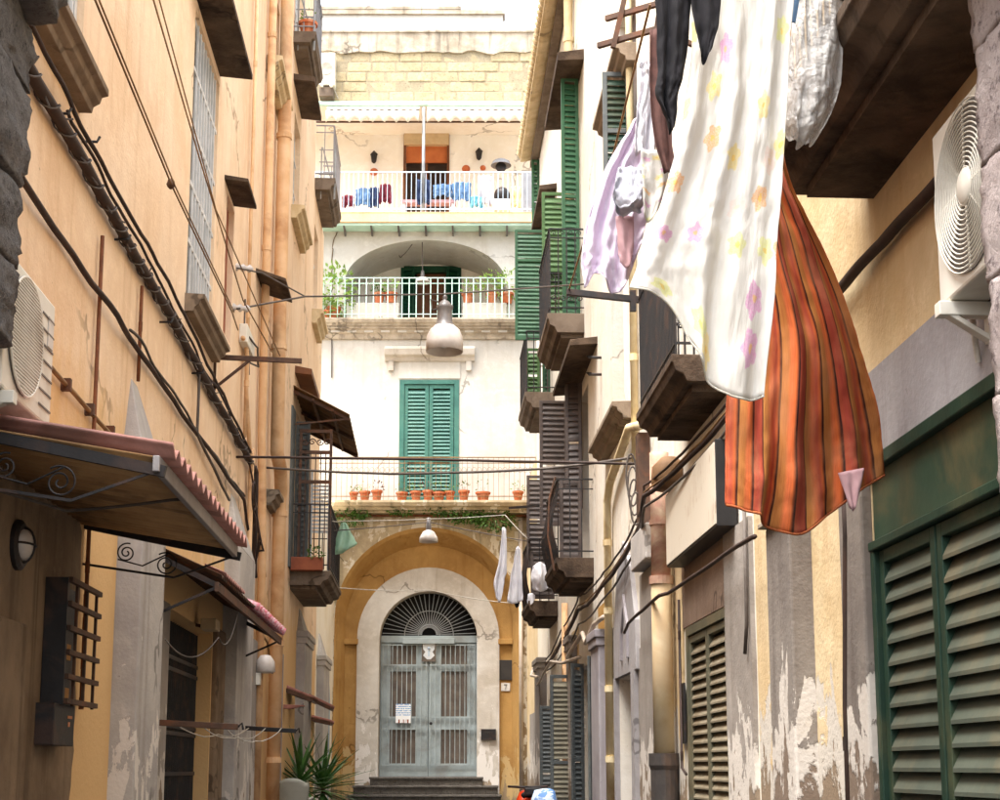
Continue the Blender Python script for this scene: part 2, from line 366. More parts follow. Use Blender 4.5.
plain('ink', (60,60,64), (50,50,54), rough=.8, bump=0)
plain('copper', (190,120,72), (168,100,58), rough=.5, scale=6)
plain('grey_panel', (150,150,152), (132,132,136), rough=.7, scale=5)
plain('sign_edge', (40,38,38), (30,28,28), rough=.5, scale=5)
plain('ribbon_red', (206,90,110), (224,190,196), rough=.6, scale=30)
# the lightbox face: dirty acrylic with brown run-off stains
k = NT('sign_face'); st = k.step(k.noise(2.2, 7, stretch=(1,1,2.2), dist=.4), .5, .72); s2 = k.step(k.noise(30, 6, stretch=(1,1,.12)), .45, .7)
k.done('sign_face', k.mix(k.math('MULTIPLY', k.math('MULTIPLY', st, s2), .8), lin((214,204,186)), lin((150,112,76))), .5, .4)
# glass
k = NT('glass_pane'); k.done('glass_pane', k.mix(k.step(k.noise(1.3, 5), .3, .7), lin((96,96,94)), lin((150,148,144))), .2, .6)
# printed cloths, laid out in the cloth's own UV
def uvn(k): return k.n('ShaderNodeUVMap').outputs[0]
k = NT('sheet_floral'); uv = uvn(k)
mp = k.n('ShaderNodeMapping'); mp.inputs['Scale'].default_value = (4.8, 10.0, 1); k.l(uv, mp.inputs[0])
dn = k.n('ShaderNodeTexNoise'); dn.inputs['Scale'].default_value = 5.5; k.l(mp.outputs[0], dn.inputs['Vector'])
vm = k.n('ShaderNodeMix'); vm.data_type = 'VECTOR'; vm.inputs[0].default_value = .16; k.l(mp.outputs[0], vm.inputs[4]); k.l(dn.outputs['Color'], vm.inputs[5])
vo = k.n('ShaderNodeTexVoronoi'); vo.voronoi_dimensions = '2D'; vo.inputs['Scale'].default_value = 1.0; vo.inputs['Randomness'].default_value = .8; k.l(vm.outputs[1], vo.inputs['Vector'])
dl = k.n('ShaderNodeVectorMath'); dl.operation = 'SUBTRACT'; k.l(vm.outputs[1], dl.inputs[0]); k.l(vo.outputs['Position'], dl.inputs[1]); sl = k.n('ShaderNodeSeparateXYZ'); k.l(dl.outputs[0], sl.inputs[0])
sc0 = k.n('ShaderNodeSeparateColor'); k.l(vo.outputs['Color'], sc0.inputs[0])
ang = k.math('COSINE', k.math('ADD', k.math('MULTIPLY', k.math('ARCTAN2', sl.outputs[1], sl.outputs[0]), 5), k.math('MULTIPLY', sc0.outputs[2], 6.28)))
spot = k.step(k.math('SUBTRACT', vo.outputs['Distance'], k.math('MULTIPLY', ang, .045)), .235, .265, 1, 0); core = k.step(vo.outputs['Distance'], .05, .08, 1, 0)
sx = k.n('ShaderNodeSeparateColor'); k.l(vo.outputs['Color'], sx.inputs[0])
cr = k.n('ShaderNodeValToRGB'); cr.color_ramp.interpolation = 'CONSTANT'
els = [(0,(240,220,130)),(.24,(236,176,92)),(.46,(218,146,198)),(.66,(232,150,112)),(.82,(226,228,140))]
for i, (p, c) in enumerate(els):
    e = cr.color_ramp.elements[i] if i < 2 else cr.color_ramp.elements.new(p)
    e.position = p; e.color = lin(c)
k.l(sx.outputs[0], cr.inputs[0]); keep = k.step(sx.outputs[1], .25, .27); wash = k.step(k.noise(22, 5, vec=mp.outputs[0]), .3, .6, .28, .7)
base = k.mix(k.step(k.noise(2, 5), .3, .7), lin((230,228,223)), lin((222,219,211)))
colr = k.mix(k.math('MULTIPLY', k.math('MULTIPLY', spot, keep), wash), base, cr.outputs[0]); colr = k.mix(k.math('MULTIPLY', k.math('MULTIPLY', core, keep), .6), colr, lin((236,200,90)))
k.bump(k.math('ADD', k.math('MULTIPLY', k.noise(1, 5, vec=uv, stretch=(22, 9, 1), dist=1.2), 1.0), k.math('MULTIPLY', k.noise(140, 2), .12)), .55, .012); k.done('sheet_floral', colr, .95, .1)
tr = k.n('ShaderNodeBsdfTranslucent'); k.l(colr, tr.inputs[0]); ms = k.n('ShaderNodeMixShader'); ms.inputs[0].default_value = .35
k.l(k.b.outputs[0], ms.inputs[1]); k.l(tr.outputs[0], ms.inputs[2]); k.l(ms.outputs[0], k.out.inputs[0])
k = NT('curtain_striped'); uv = uvn(k); sp = k.n('ShaderNodeSeparateXYZ'); k.l(uv, sp.inputs[0])
uu = k.math('FRACT', k.math('MULTIPLY', sp.outputs[0], 3.4)); cr = k.n('ShaderNodeValToRGB')
bands = [(0,(208,108,68)),(.10,(186,84,66)),(.17,(208,106,58)),(.215,(40,30,34)),(.235,(40,30,34)),(.25,(196,132,72)),(.36,(186,120,64)),(.42,(216,116,70)),(.50,(212,108,58)),(.555,(44,32,36)),(.575,(44,32,36)),(.59,(180,84,60)),(.68,(166,70,58)),(.76,(178,80,60)),(.80,(46,34,38)),(.815,(204,140,76)),(.90,(188,122,66)),(1,(208,108,68))]
for i, (p, c) in enumerate(bands):
    e = cr.color_ramp.elements[i] if i < 2 else cr.color_ramp.elements.new(p)
    e.position = p; e.color = lin(c)
k.l(uu, cr.inputs[0])
fl = k.noise(1, 6, vec=uv, stretch=(260, 14, 1)); ck = k.mix(k.math('MULTIPLY', k.step(fl, .42, .7), .45), cr.outputs[0], lin((150,74,44))); ck = k.mix(k.math('MULTIPLY', k.step(k.noise(1, 5, vec=uv, stretch=(6, 5, 1)), .40, .75), .42), ck, lin((206,150,112)))
k.bump(k.math('ADD', k.noise(1, 5, vec=uv, stretch=(16, 8, 1), dist=1.0), k.math('MULTIPLY', k.noise(1, 2, vec=uv, stretch=(300, 300, 1)), .15)), .5, .012); k.done('curtain_striped', ck, .95, .1)
tr = k.n('ShaderNodeBsdfTranslucent'); k.l(ck, tr.inputs[0]); ms = k.n('ShaderNodeMixShader'); ms.inputs[0].default_value = .22
k.l(k.b.outputs[0], ms.inputs[1]); k.l(tr.outputs[0], ms.inputs[2]); k.l(ms.outputs[0], k.out.inputs[0])
k = NT('clear_plastic'); k.done('clear_plastic', lin((236,232,226)), .18, .5)
k.b.inputs['Transmission Weight'].default_value = 0; tr = k.n('ShaderNodeBsdfTransparent'); ms = k.n('ShaderNodeMixShader')
k.l(k.step(k.noise(9, 7, stretch=(1,1,.5)), .35, .7, .28, .66), ms.inputs[0]); k.l(tr.outputs[0], ms.inputs[1]); k.l(k.b.outputs[0], ms.inputs[2]); k.l(ms.outputs[0], k.out.inputs[0])
k.bump(k.noise(16, 6, dist=1.5), 1.0, .03)
k = NT('flyer_print'); uv = uvn(k); sp = k.n('ShaderNodeSeparateXYZ'); k.l(uv, sp.inputs[0])
ln = k.math('MULTIPLY', k.step(k.math('FRACT', k.math('MULTIPLY', sp.outputs[1], 9)), .5, .55), k.math('MULTIPLY', k.step(sp.outputs[1], .35, .36), k.step(k.noise(1, 2, vec=uv, stretch=(14, 9, 1)), .42, .46)))
ft = k.math('MULTIPLY', k.step(sp.outputs[1], .18, .19, 1, 0), k.step(k.noise(1, 1, vec=uv, stretch=(7, 1, 1)), .5, .54))
k.done('flyer_print', k.mix(ft, k.mix(ln, lin((238,238,236)), lin((112,158,206))), lin((150,84,60))), .7, .2)
k = NT('blue_print'); k.done('blue_print', k.mix(k.step(k.noise(7, 3, dist=1.0), .47, .53), lin((208,222,236)), lin((112,150,206))), .9, .1)

# ------------------------------------------------------------------ shared builders
def interp(pts, t):
    t = max(0, min(1, t))*(len(pts)-1); i = min(int(t), len(pts)-2); f = t-i; return pts[i].lerp(pts[i+1], f)
def cloth(name, rows, m, nu=28, nv=36, folds=4, amp=.03, seed=0, grow=1.0, parent=None, solid=.003, uvw=1.0, fdir=(0,1,0), crump=.35, hem=0):
    """hanging cloth: rows of (px, py, Y) points from the top hem down, with folds that deepen towards the bottom hem"""
    rws = [[Q(*p) for p in r] for r in rows]; mb = MB(); mb.uv = []; fd = Vector(fdir)
    def cat(a, b, c, d, t): return .5*((2*b) + (c-a)*t + (2*a-5*b+4*c-d)*t*t + (-a+3*b-3*c+d)*t**3)
    def sm(pts, t):
        n = len(pts); t = t*(n-1); i = min(int(t), n-2); f = t-i
        a = pts[i-1] if i > 0 else pts[i]*2-pts[i+1]; d = pts[i+2] if i+2 < n else pts[i+1]*2-pts[i]
        return cat(a, pts[i], pts[i+1], d, f)
    for j in range(nv+1):
        t = j/nv
        for i in range(nu+1):
            s = i/nu
            p = sm([sm(r, s) for r in rws], t)
            ph = mnoise.noise(Vector((t*1.3, seed*3.7, 0)))*1.1
            w = math.sin(2*math.pi*(folds*s + ph*.35) + seed) + .5*math.sin(2*math.pi*(folds*1.7*s - ph*.4) + seed*2.1) + .35*mnoise.noise(Vector((s*7, t*4, seed)))
            a = amp*(.35 + .65*t*grow)
            p = p + fd*(w*a + crump*amp*mnoise.fractal(Vector((s*6*uvw, t*8, seed*1.3)), .9, 2.0, 4)) + Vector((mnoise.noise(Vector((s*3, t*5, seed+2)))*amp*.35, 0, mnoise.noise(Vector((s*5, t*2, seed+5)))*amp*.25*t))
            mb.v.append(p); mb.uv.append((s*uvw, 1-t))
    for j in range(nv):
        for i in range(nu):
            a = j*(nu+1)+i; mb.f.append((a, a+1, a+nu+2, a+nu+1))
    o = mb.build(name, m, parent, smooth=True, solid=solid)
    if hem:
        e = MB(); last = mb.v[-(nu+1):]; e.tube(last, hem, 6); e.uv = [(.5+.5*math.sin(i*.37), .02) for i in range(len(e.v))]; h = e.build('hem', m, o, smooth=True)
        e = MB(); ed = [mb.v[j*(nu+1)] for j in range(nv+1)]; e.tube(ed, hem*.8, 6); e.uv = [(.01, 1-(i//6)/(nv+1)) for i in range(len(e.v))]; e.build('side_hem', m, o, smooth=True)
    return o
def leaf_frame(O, U):                        # a shutter leaf's own plane, from its hinge O along U
    U = Vector(U).normalized(); N = Vector((U.y, -U.x, 0)); return Fr(O, U, N)
def shutter(house, O, U, w, z0, z1, mf, ms, pitch=.065, st=.06, th=.045, mids=(), flip=1, name='shutter', tail=0):
    fr = leaf_frame((O[0], O[1], 0), U); b = MB(); h = th/2
    b.box(fr, 0, st, -h, h, z0, z1); b.box(fr, w-st, w, -h, h, z0, z1)
    rails = [z0 + st*.75] + [z0+(z1-z0)*m for m in mids] + [z1 - st*.5]
    b.box(fr, st, w-st, -h, h, z0, z0+st*1.5); b.box(fr, st, w-st, -h, h, z1-st, z1)
    for m in mids: b.box(fr, st, w-st, -h, h, z0+(z1-z0)*m-st*.5, z0+(z1-z0)*m+st*.5)
    p = b.build(name, mf, house, bevel=.004)
    zs = []; z = z0+st*1.5+pitch*.55
    while z < z1-st-pitch*.35:
        if not any(abs(z-(z0+(z1-z0)*m)) < st*.5+pitch*.12 for m in mids): zs.append(z)
        z += pitch
    a, t = .50*pitch, .09*pitch; d = h*.92*flip
    s = MB(); zz = zs[0]
    s.hexa([fr.P(st,-d,zz+a-t),fr.P(w-st,-d,zz+a-t),fr.P(w-st,d,zz-a-t),fr.P(st,d,zz-a-t),fr.P(st,-d,zz+a+t),fr.P(w-st,-d,zz+a+t),fr.P(w-st,d,zz-a+t),fr.P(st,d,zz-a+t)])
    so = s.build('slat', ms, p); rep(so, [(0,0,q-zz+random.uniform(-.05,.05)*pitch) for q in zs[1:]])
    return p
def scroll(mb, fr, u, o, z, r, turns, r0=.006, flip=1, vert=False, ph=0):
    pts = []
    n = int(22*turns)
    for i in range(n+1):
        t = i/n; a = ph + flip*t*turns*2*math.pi; rr = r*(1-.85*t)
        pts.append(fr.P(u + rr*math.cos(a), o, z + rr*math.sin(a)) if vert else fr.P(u, o + rr*math.cos(a), z + rr*math.sin(a)))
    mb.tube(pts, r0, 5); return pts[0]
def balcony(house, fr, u0, u1, out, z, th=.14, rh=1.0, pitch=.11, m='concrete', mr='iron_dark', br=.008, bow=0, ends=(1,1), deco=False):
    """slab with a moulded underside and an iron railing; z is the top of the slab"""
    b = MB()
    b.prof(fr, u0, u1, [(-.02,z-th*1.0),(out*.74,z-th),(out*.80,z-th*.72),(out*.93,z-th*.6),(out*.97,z-th*.32),(out,z-th*.28),(out,z),(-.02,z)])
    p = b.build('balcony', m, house, bevel=.006)
    q = MB(); q.box(fr, u0+.10, u1-.10, .0, out*.62, z-th-.05, z-th); q.build('soffit', m, p)
    r = MB(); o = out-.04; a, c = u0+.03, u1-.03; zt = z+rh
    r.bar(fr.P(a,o,zt), fr.P(c,o,zt), .035, .018); r.bar(fr.P(a,o,z+.09), fr.P(c,o,z+.09), .022, .016); r.bar(fr.P(a,o,zt-.13), fr.P(c,o,zt-.13), .02, .014)
    n = max(2, int((c-a)/pitch))
    for i in range(n+1):
        u = a+(c-a)*i/n
        if bow: r.tube([fr.P(u,o+bow*math.sin(math.pi*(1-k/7))**2*(1-k/7)*1.6,z+rh*k/7) for k in range(8)], br, 5)
        else: r.bar(fr.P(u,o,z), fr.P(u,o,zt), br*2, br*2)
    for e, on in zip((a, c), ends):
        if not on: continue
        r.bar(fr.P(e,0,zt), fr.P(e,o,zt), .03, .018); r.bar(fr.P(e,0,z+.09), fr.P(e,o,z+.09), .02, .016); r.bar(fr.P(e,0,zt-.13), fr.P(e,o,zt-.13), .02, .014)
        m_ = max(2, int(o/pitch))
        for i in range(1, m_): r.bar(fr.P(e,o*i/m_,z), fr.P(e,o*i/m_,zt), br*2, br*2)
        if deco:
            for i in range(m_): scroll(r, fr, e, o*(i+.5)/m_, z+.22, o/m_*.42, 1.3, .008); scroll(r, fr, e, o*(i+.5)/m_, zt-.06, o/m_*.3, 1.2, .006)
    r.build('railing', mr, p)
    return p
def sill(house, fr, u0, u1, z, out=.16, h=.14, m='sill_stone', name='window_sill'):
    b = MB(); b.prof(fr, u0, u1, [(-.02,z-h),(out*.45,z-h),(out*.5,z-h*.75),(out*.72,z-h*.6),(out*.78,z-h*.35),(out,z-h*.28),(out,z),(-.02,z+.01)])
    return b.build(name, m, house, bevel=.004)
def canopy(house, fr, u0, u1, z, out=.32, th=.06, m='concrete_dark', drop=.03):
    b = MB(); b.prof(fr, u0, u1, [(-.02,z),(out,z-drop),(out,z-drop+th*.8),(-.02,z+th)])
    return b.build('canopy', m, house, bevel=.006)
def window(house, fr, u0, u1, z0, z1, depth=.12, bars=5, mf='window_white', mp='glass_pane', cross=3):
    b = MB(); f = .06; d0, d1 = -depth-.04, -depth+.02
    b.box(fr,u0,u1,d0,d1,z0,z0+f); b.box(fr,u0,u1,d0,d1,z1-f,z1); b.box(fr,u0,u0+f,d0,d1,z0+f,z1-f); b.box(fr,u1-f,u1,d0,d1,z0+f,z1-f)
    mid = (u0+u1)/2; b.box(fr,mid-.04,mid+.04,d0+.002,d1+.01,z0+f,z1-f)
    p = b.build('window', mf, house, bevel=.004)
    for a, c in ((u0+f, mid-.04), (mid+.04, u1-f)):
        q = MB(); q.box(fr, a, c, d0, d0+.012, z0+f, z1-f); q.build('pane', mp, p)
    g = MB()
    for i in range(1, bars): u = u0+f+(u1-u0-2*f)*i/bars; g.box(fr,u-.014,u+.014,d1+.012,d1+.03,z0+f,z1-f)
    for i in range(1, cross): z = z0+(z1-z0)*i/cross; g.box(fr,u0+f,u1-f,d1+.014,d1+.026,z-.02,z+.02)
    g.build('glazing_bar', mf, p)
    return p
def panel(house, fr, u0, u1, z0, z1, o, m, name='door'):
    b = MB(); b.box(fr, u0, u1, o-.04, o, z0, z1); return b.build(name, m, house)
def wire(name, pts, r, m, label, cat, n=16, amp=.008, sag=0, seed=0, group=None, seg=6):
    mb = MB(); mb.tube(wob(pts, n, amp, sag, seed), r, seg)
    return tag(mb.build(name, m, None, smooth=True), label, cat, group)
def foliage(mb, c, r, n, ls, sq=(1,1,1), droop=0):
    c = Vector(c)
    for _ in range(n):
        d = Vector((random.gauss(0,1), random.gauss(0,1), random.gauss(0,1))).normalized(); rr = r*random.uniform(.25,1)**.6
        p = c + Vector((d.x*sq[0], d.y*sq[1], d.z*sq[2]))*rr
        v = (d + Vector((random.uniform(-.6,.6), random.uniform(-.6,.6), random.uniform(-.3,.6)-droop))).normalized()*ls*random.uniform(.6,1.3)
        mb.leaf(p, v, ls*.55)
def pot_plant(name, base, r, h, label, group, leaf='leaf_green', n=60, spread=1.5, ls=.07, mp='terracotta', tall=1.0):
    base = Vector(base); t = thing(name, base, label, 'plant', group)
    MB().lathe(base, [(.0,0),(r*.68,0),(r*.9,h*.8),(r*1.06,h*.8),(r*1.08,h),(r*.92,h),(r*.9,h*.88),(0,h*.88)], 14).build('pot', mp, t, smooth=False)
    f = MB(); foliage(f, base + Vector((0,0,h+r*spread*.55*tall)), r*spread, n, ls, (1,1,tall)); f.build('foliage', leaf, t)
    s = MB()
    for k in range(4): a = k*1.6; s.tube([base+Vector((0,0,h*.86)), base+Vector((math.cos(a)*r*.3, math.sin(a)*r*.3, h+r*spread*.6*tall))], .004, 4)
    s.build('stem', 'stem', t)
    return t
def pipe(name, pts, r, m, label, joints=(), group=None, seg=12, rest=None):
    t = thing(name, Vector(pts[0]), label, 'pipe', group)
    MB().tube(pts, r, seg).build('tube', m, t, smooth=True)
    for j in joints:
        j = Vector(j); MB().lathe(j - Vector((0,0,.035)), [(0,0),(r*1.18,0),(r*1.18,.07),(0,.07)], seg).build('collar', m, t)
    return t
def arch(uc, zc, rx, rz, zb, n=28):          # (u,z) outline of an arched opening from foot to foot
    return [(uc-rx, zb)] + [(uc - rx*math.cos(math.pi*i/n), zc + rz*math.sin(math.pi*i/n)) for i in range(n+1)] + [(uc+rx, zb)]

# ------------------------------------------------------------------ the street
gm = MB(); us = [-12, 4] + [4+27*i/6 for i in range(1, 7)] + [36, 120]
for a, b in zip(us, us[1:]): gm.add([(-60,a,ground(a)),(60,a,ground(a)),(60,b,ground(b)),(-60,b,ground(b))], [(0,1,2,3)])
o = gm.build('street', 'paving'); o['kind'] = 'structure'

# ------------------------------------------------------------------ peach house on the left
HL = thing('house', (XL-1, 14, ground(14)), 'tall peach plastered house lining the left side of the alley', 'house')
holesL = [(7.2,8.5,3.98,6.4,.14),(12.45,13.95,3.98,6.62,.12),(14.72,15.3,4.35,5.82,.16),(12.25,14.65,-1.6,1.28,.5),
          (18.05,18.95,2.9,5.72,.2),(17.95,19.2,8.86,10.15,.18),(21.6,22.6,8.28,9.85,.18),(25.7,26.6,7.95,9.6,.18),(23.0,24.6,2.95,5.5,.25)]
def sel(a, b, c, d): return [(max(h[0],a), min(h[1],b), max(h[2],c), min(h[3],d), h[4]) for h in holesL if h[0] < b and h[1] > a and h[2] < d and h[3] > c]
w = MB(); w.holes(LW, 1.5, 10.4, -2.2, 6.6, sel(1.5,10.4,-2.2,6.6)); w.holes(LW, 10.4, 16.5, -2.2, 9.6, sel(10.4,16.5,-2.2,9.6)); w.holes(LW, 16.5, 28.0, -2.2, 10.2, sel(16.5,28,-2.2,10.2)); w.holes(LW, 16.5, 25.55, 10.2, 16.5, [(21.3,22.8,10.95,13,.2)])  # unseen rooflines stepped low to let more sky light into the alley
for (u, za, zb) in ((10.4,6.6,9.6), (16.5,9.6,16.5), (25.55,10.2,16.5), (28.0,-2.2,10.2)): w.add([LW.P(u,0,za),LW.P(u,-5,za),LW.P(u,-5,zb),LW.P(u,0,zb)], [(0,1,2,3)])
for (u, v, z) in ((1.5,10.4,6.6), (10.4,16.5,9.6), (16.5,25.55,16.5), (25.55,28.0,10.2)): w.add([LW.P(u,0,z),LW.P(v,0,z),LW.P(v,-5,z),LW.P(u,-5,z)], [(0,1,2,3)])
w.build('wall', 'peach', HL)
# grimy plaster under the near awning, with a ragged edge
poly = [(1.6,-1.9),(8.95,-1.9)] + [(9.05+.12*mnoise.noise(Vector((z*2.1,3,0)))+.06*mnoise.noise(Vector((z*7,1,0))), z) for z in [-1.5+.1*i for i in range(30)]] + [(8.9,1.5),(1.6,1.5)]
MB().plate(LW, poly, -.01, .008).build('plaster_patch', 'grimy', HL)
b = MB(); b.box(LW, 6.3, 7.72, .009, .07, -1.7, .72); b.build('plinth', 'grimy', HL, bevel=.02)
def pilaster(h, fr, u0, u1, out, z1, m, m2=None, tip=0, z0=None, cap=False):
    z0 = ground((u0+u1)/2)-.1 if z0 is None else z0
    b = MB(); b.box(fr, u0, u1, -.02, out, z0, z1)
    if tip: b.hexa([fr.P(u0,-.02,z1),fr.P(u1,-.02,z1),fr.P(u1,out,z1),fr.P(u0,out,z1)] + [fr.P(u0+(u1-u0)*.25,-.02,z1+tip),fr.P(u0+(u1-u0)*.5,-.02,z1+tip),fr.P(u0+(u1-u0)*.5,.0,z1+tip),fr.P(u0+(u1-u0)*.25,.0,z1+tip)])
    p = b.build('pilaster', m, h, bevel=.015)
    if cap: q = MB(); q.box(fr, u0-.04, u1+.04, 0, out+.05, z1, z1+.1); q.box(fr, u0-.02, u1+.02, 0, out+.03, z1-.1, z1); q.build('capital', m, p, bevel=.012)
    return p
pilaster(HL, LW, 10.1, 10.98, .17, 2.04, 'pilaster_grey', tip=.66)
pilaster(HL, LW, 15.35, 16.7, .16, 2.25, 'pilaster_grey', tip=.62)
pilaster(HL, LW, 17.6, 18.3, .05, 1.5, 'grey_worn')
pilaster(HL, LW, 23.9, 25.4, .14, 2.05, 'pilaster_grey', cap=True, tip=.5)
pilaster(HL, LW, 11.4, 12.1, .03, 1.3, 'grey_worn'); pilaster(HL, LW, 14.7, 15.3, .05, 1.35, 'grimy')
pilaster(HL, LW, 20.9, 21.5, .04, 1.6, 'pilaster_side')
# windows, sills, canopies
window(HL, LW, 7.2, 8.5, 3.98, 6.4, .06, 7, cross=4); sill(HL, LW, 6.7, 8.5, 3.985, .17, .15)
window(HL, LW, 12.45, 13.95, 3.98, 6.62, .05, 9, cross=5); sill(HL, LW, 12.4, 14.06, 3.985, .17, .15)
canopy(HL, LW, 12.1, 13.98, 6.72, .32, .07)
panel(HL, LW, 14.72, 15.3, 4.35, 5.82, -.06, 'wood_red', 'shutter'); canopy(HL, LW, 14.5, 15.25, 5.87, .24, .05)
panel(HL, LW, 18.05, 18.95, 2.9, 5.72, -.1, 'grey_shutter', 'shutter'); canopy(HL, LW, 17.3, 18.15, 5.85, .36, .05, drop=.12)
sill(HL, LW, 18.9, 19.6, 3.5, .18, .2)
window(HL, LW, 17.95, 19.2, 8.86, 10.15, .1, 2); sill(HL, LW, 17.8, 19.3, 8.86, .2, .2, 'tile_pale')
window(HL, LW, 21.6, 22.6, 8.28, 9.85, .1, 2); sill(HL, LW, 21.4, 23.0, 8.28, .2, .2, 'tile_pale')
window(HL, LW, 25.7, 26.6, 7.95, 9.6, .1, 2); sill(HL, LW, 25.5, 26.8, 7.95, .2, .25, 'tile_pale')
window(HL, LW, 21.3, 22.8, 10.95, 13, .1, 2)
canopy(HL, LW, 21.3, 22.7, 10.22, .32, .1)
balcony(HL, LW, 21.1, 22.6, .34, 10.9, .18, 1.0, .16, 'concrete', 'grey_panel'); balcony(HL, LW, 25.6, 27.5, .36, 10.42, .22, 1.0, .2, 'concrete', 'grey_panel')
# ladder-like drying frames on those two balconies
for (px0, py0, px1, py1, u0, o0) in ((303,-20,313,46,21.2,.3), (318,120,331,180,25.7,.34)):
    t = thing('balcony_ladder', LW.P(u0,o0,LW.hit(px1,py1,o0)[1]), 'thin grey ladder-like frame rising from the upper left balcony, ' + ('the higher one' if py0 < 0 else 'the lower one beside the terrace'), 'ladder', 'grey frames on the left balconies')
    z0, z1 = LW.hit(px1,py1,o0)[1], LW.hit(px1,py0,o0)[1]; f = MB(); f.tube([LW.P(u0,o0,z0),LW.P(u0,o0,z1)], .02, 6); f.tube([LW.P(u0,o0-.24,z0),LW.P(u0,o0-.24,z1)], .012, 6); f.build('post', 'galv', t)
    g = MB()
    for i in range(1, 5): z = z0+(z1-z0)*i/4.2; g.tube([LW.P(u0,o0-.28,z),LW.P(u0,o0+.02,z)], .01, 6)
    g.tube([LW.P(u0,o0-.22,z1),LW.P(u0,o0-.02,z0+.2)], .012, 6); g.build('rung', 'galv', t)
pot_plant('potted_plant', LW.P(21.25,.2,10.9), .14, .2, 'terracotta pot on the highest balcony at upper left', None, 'leaf_light', 26, 1.0, .06)
# dark gate under the second awning
panel(HL, LW, 12.25, 14.65, -1.6, 1.28, -.46, 'interior_brown', 'door')  # back panel coloured as the dark passage behind the gate
g = MB(); zb = -1.4
for i in range(23): u = 12.3+2.3*i/22; g.tube([LW.P(u,-.14,zb),LW.P(u,-.14,1.26)], .012, 5)
for z in (-.9,-.05,.30,.36,.85,.95): g.bar(LW.P(12.26,-.14,z), LW.P(14.64,-.14,z), .03, .035)
g.build('gate', 'iron_dark', HL)
g = MB(); g.box(LW, 13.3, 14.2, -.42, -.36, .30, .62); g.box(LW, 13.3, 13.42, -.42, -.34, -1.5, .3); g.build('door_panel', 'brown_recess', HL)
# balcony with iron screen and flower box (far left)
BLu = 22.5
bp = balcony(HL, LW, BLu, 25.2, .62, 2.93, .22, 1.02, .13, 'concrete', 'iron_dark')
panel(HL, LW, 23.0, 24.6, 2.95, 5.5, -.2, 'interior_brown', 'door')
g = MB(); z0, z1 = 2.95, 5.12; o0, o1 = .12, .58
for o in (o0, o1): g.box(LW, BLu+.04, BLu+.09, o-.02, o+.02, z0, z1)
for z in (z1-.03, z1-.36, 4.3): g.box(LW, BLu+.045, BLu+.085, o0, o1, z-.025, z+.025)
for i in range(1, 6): o = o0+(o1-o0)*i/6; g.bar(LW.P(BLu+.06,o,z0), LW.P(BLu+.06,o,z1-.36), .014, .014)
g.build('iron_screen', 'iron_brown', bp)
g = MB()
for i in range(4): scroll(g, LW, BLu+.06, o0+.06+(o1-o0-.12)*i/3, z1-.2, .055, 1.4, .009, 1 if i%2 else -1)
g.build('scrollwork', 'iron_brown', bp)
shutter(HL, LW.P(BLu+.35,.02,0), (1,-.15,0), .22, 2.96, 5.3, 'grey_shutter', 'grey_shutter', .08, .04)
panel(HL, LW, BLu-.35, BLu+.12, 2.95, 5.4, .03, 'grey_shutter', 'shutter')

# low house beyond it
HL2 = thing('house', (XL-1, 31, ground(31)), 'low cream wall with a blue painted niche at the far left end', 'house')
w = MB(); w.holes(LW, 28.0, 33.2, -2, 5.2, []); w.add([LW.P(28,0,5.2),LW.P(33.2,0,5.2),LW.P(33.2,-4,5.2),LW.P(28,-4,5.2)], [(0,1,2,3)]); w.build('wall', 'cream_pale', HL2)
pilaster(HL2, LW, 28.35, 29.9, .14, 2.0, 'pilaster_grey', cap=True, tip=.55)
poly = arch(31.0, 1.0, 1.1, 1.0, -.9, 14); MB().plate(LW, poly, .003, .02).build('niche_paint', 'blue_paint', HL2)
MB().plate(LW, arch(31.0, .9, .45, .4, -.8, 12), .015, .03).build('niche_shade', 'interior_brown', HL2)  # proud dark plate, shade of an arched hole put into its colour
sill(HL, LW, 22.0, 22.2, .9, .3, .05, 'terracotta_roof', 'shelf')

# ------------------------------------------------------------------ dark rusticated gate pillar, near left
def stone(parent, c, half, seed, m, jit=.16, rnd=.16, fine=.032):
    mb = MB(); n = 16; c = Vector(c)
    idx = {}; vs = []; fs = []
    def V(p):
        key = tuple(round(x, 4) for x in p)
        if key not in idx:
            q = Vector(p); r = max(abs(q.x), abs(q.y), abs(q.z)); l = q.length
            q2 = q*(1-rnd*max(0, l-1.0))
            q2 = q2*(1+jit*mnoise.fractal(q*1.6+Vector((seed*5.1,seed*2.3,seed)), 1.0, 2.0, 3) + fine*mnoise.fractal(q*6+Vector((seed,0,seed*3)), .8, 2.1, 4))
            idx[key] = len(vs); vs.append(c + Vector((q2.x*half[0], q2.y*half[1], q2.z*half[2])))
        return idx[key]
    for ax in range(3):
        for sgn in (-1, 1):
            for i in range(n):
                for j in range(n):
                    qd = []
                    for a, b in ((i,j),(i+1,j),(i+1,j+1),(i,j+1)):
                        p = [0,0,0]; p[ax] = sgn; p[(ax+1)%3] = -1+2*a/n; p[(ax+2)%3] = -1+2*b/n; qd.append(V(p))
                    fs.append(tuple(qd))
    mb.add(vs, fs); return mb.build('stone', m, parent, smooth=True)
GP = thing('stone_pillar', (XL+.2, 5.8, ground(5)), 'dark rusticated stone pillar at the upper left edge', 'pillar')
rows = [(60,-60,22,.16),(29,24,90,.0),(26,93,188,.0),(18,191,268,.0),(13,270,345,.0),(-45,350,420,0),(-45,425,500,0),(-45,505,580,0),(-45,585,660,0),(-45,665,740,0),(-45,745,900,0)]
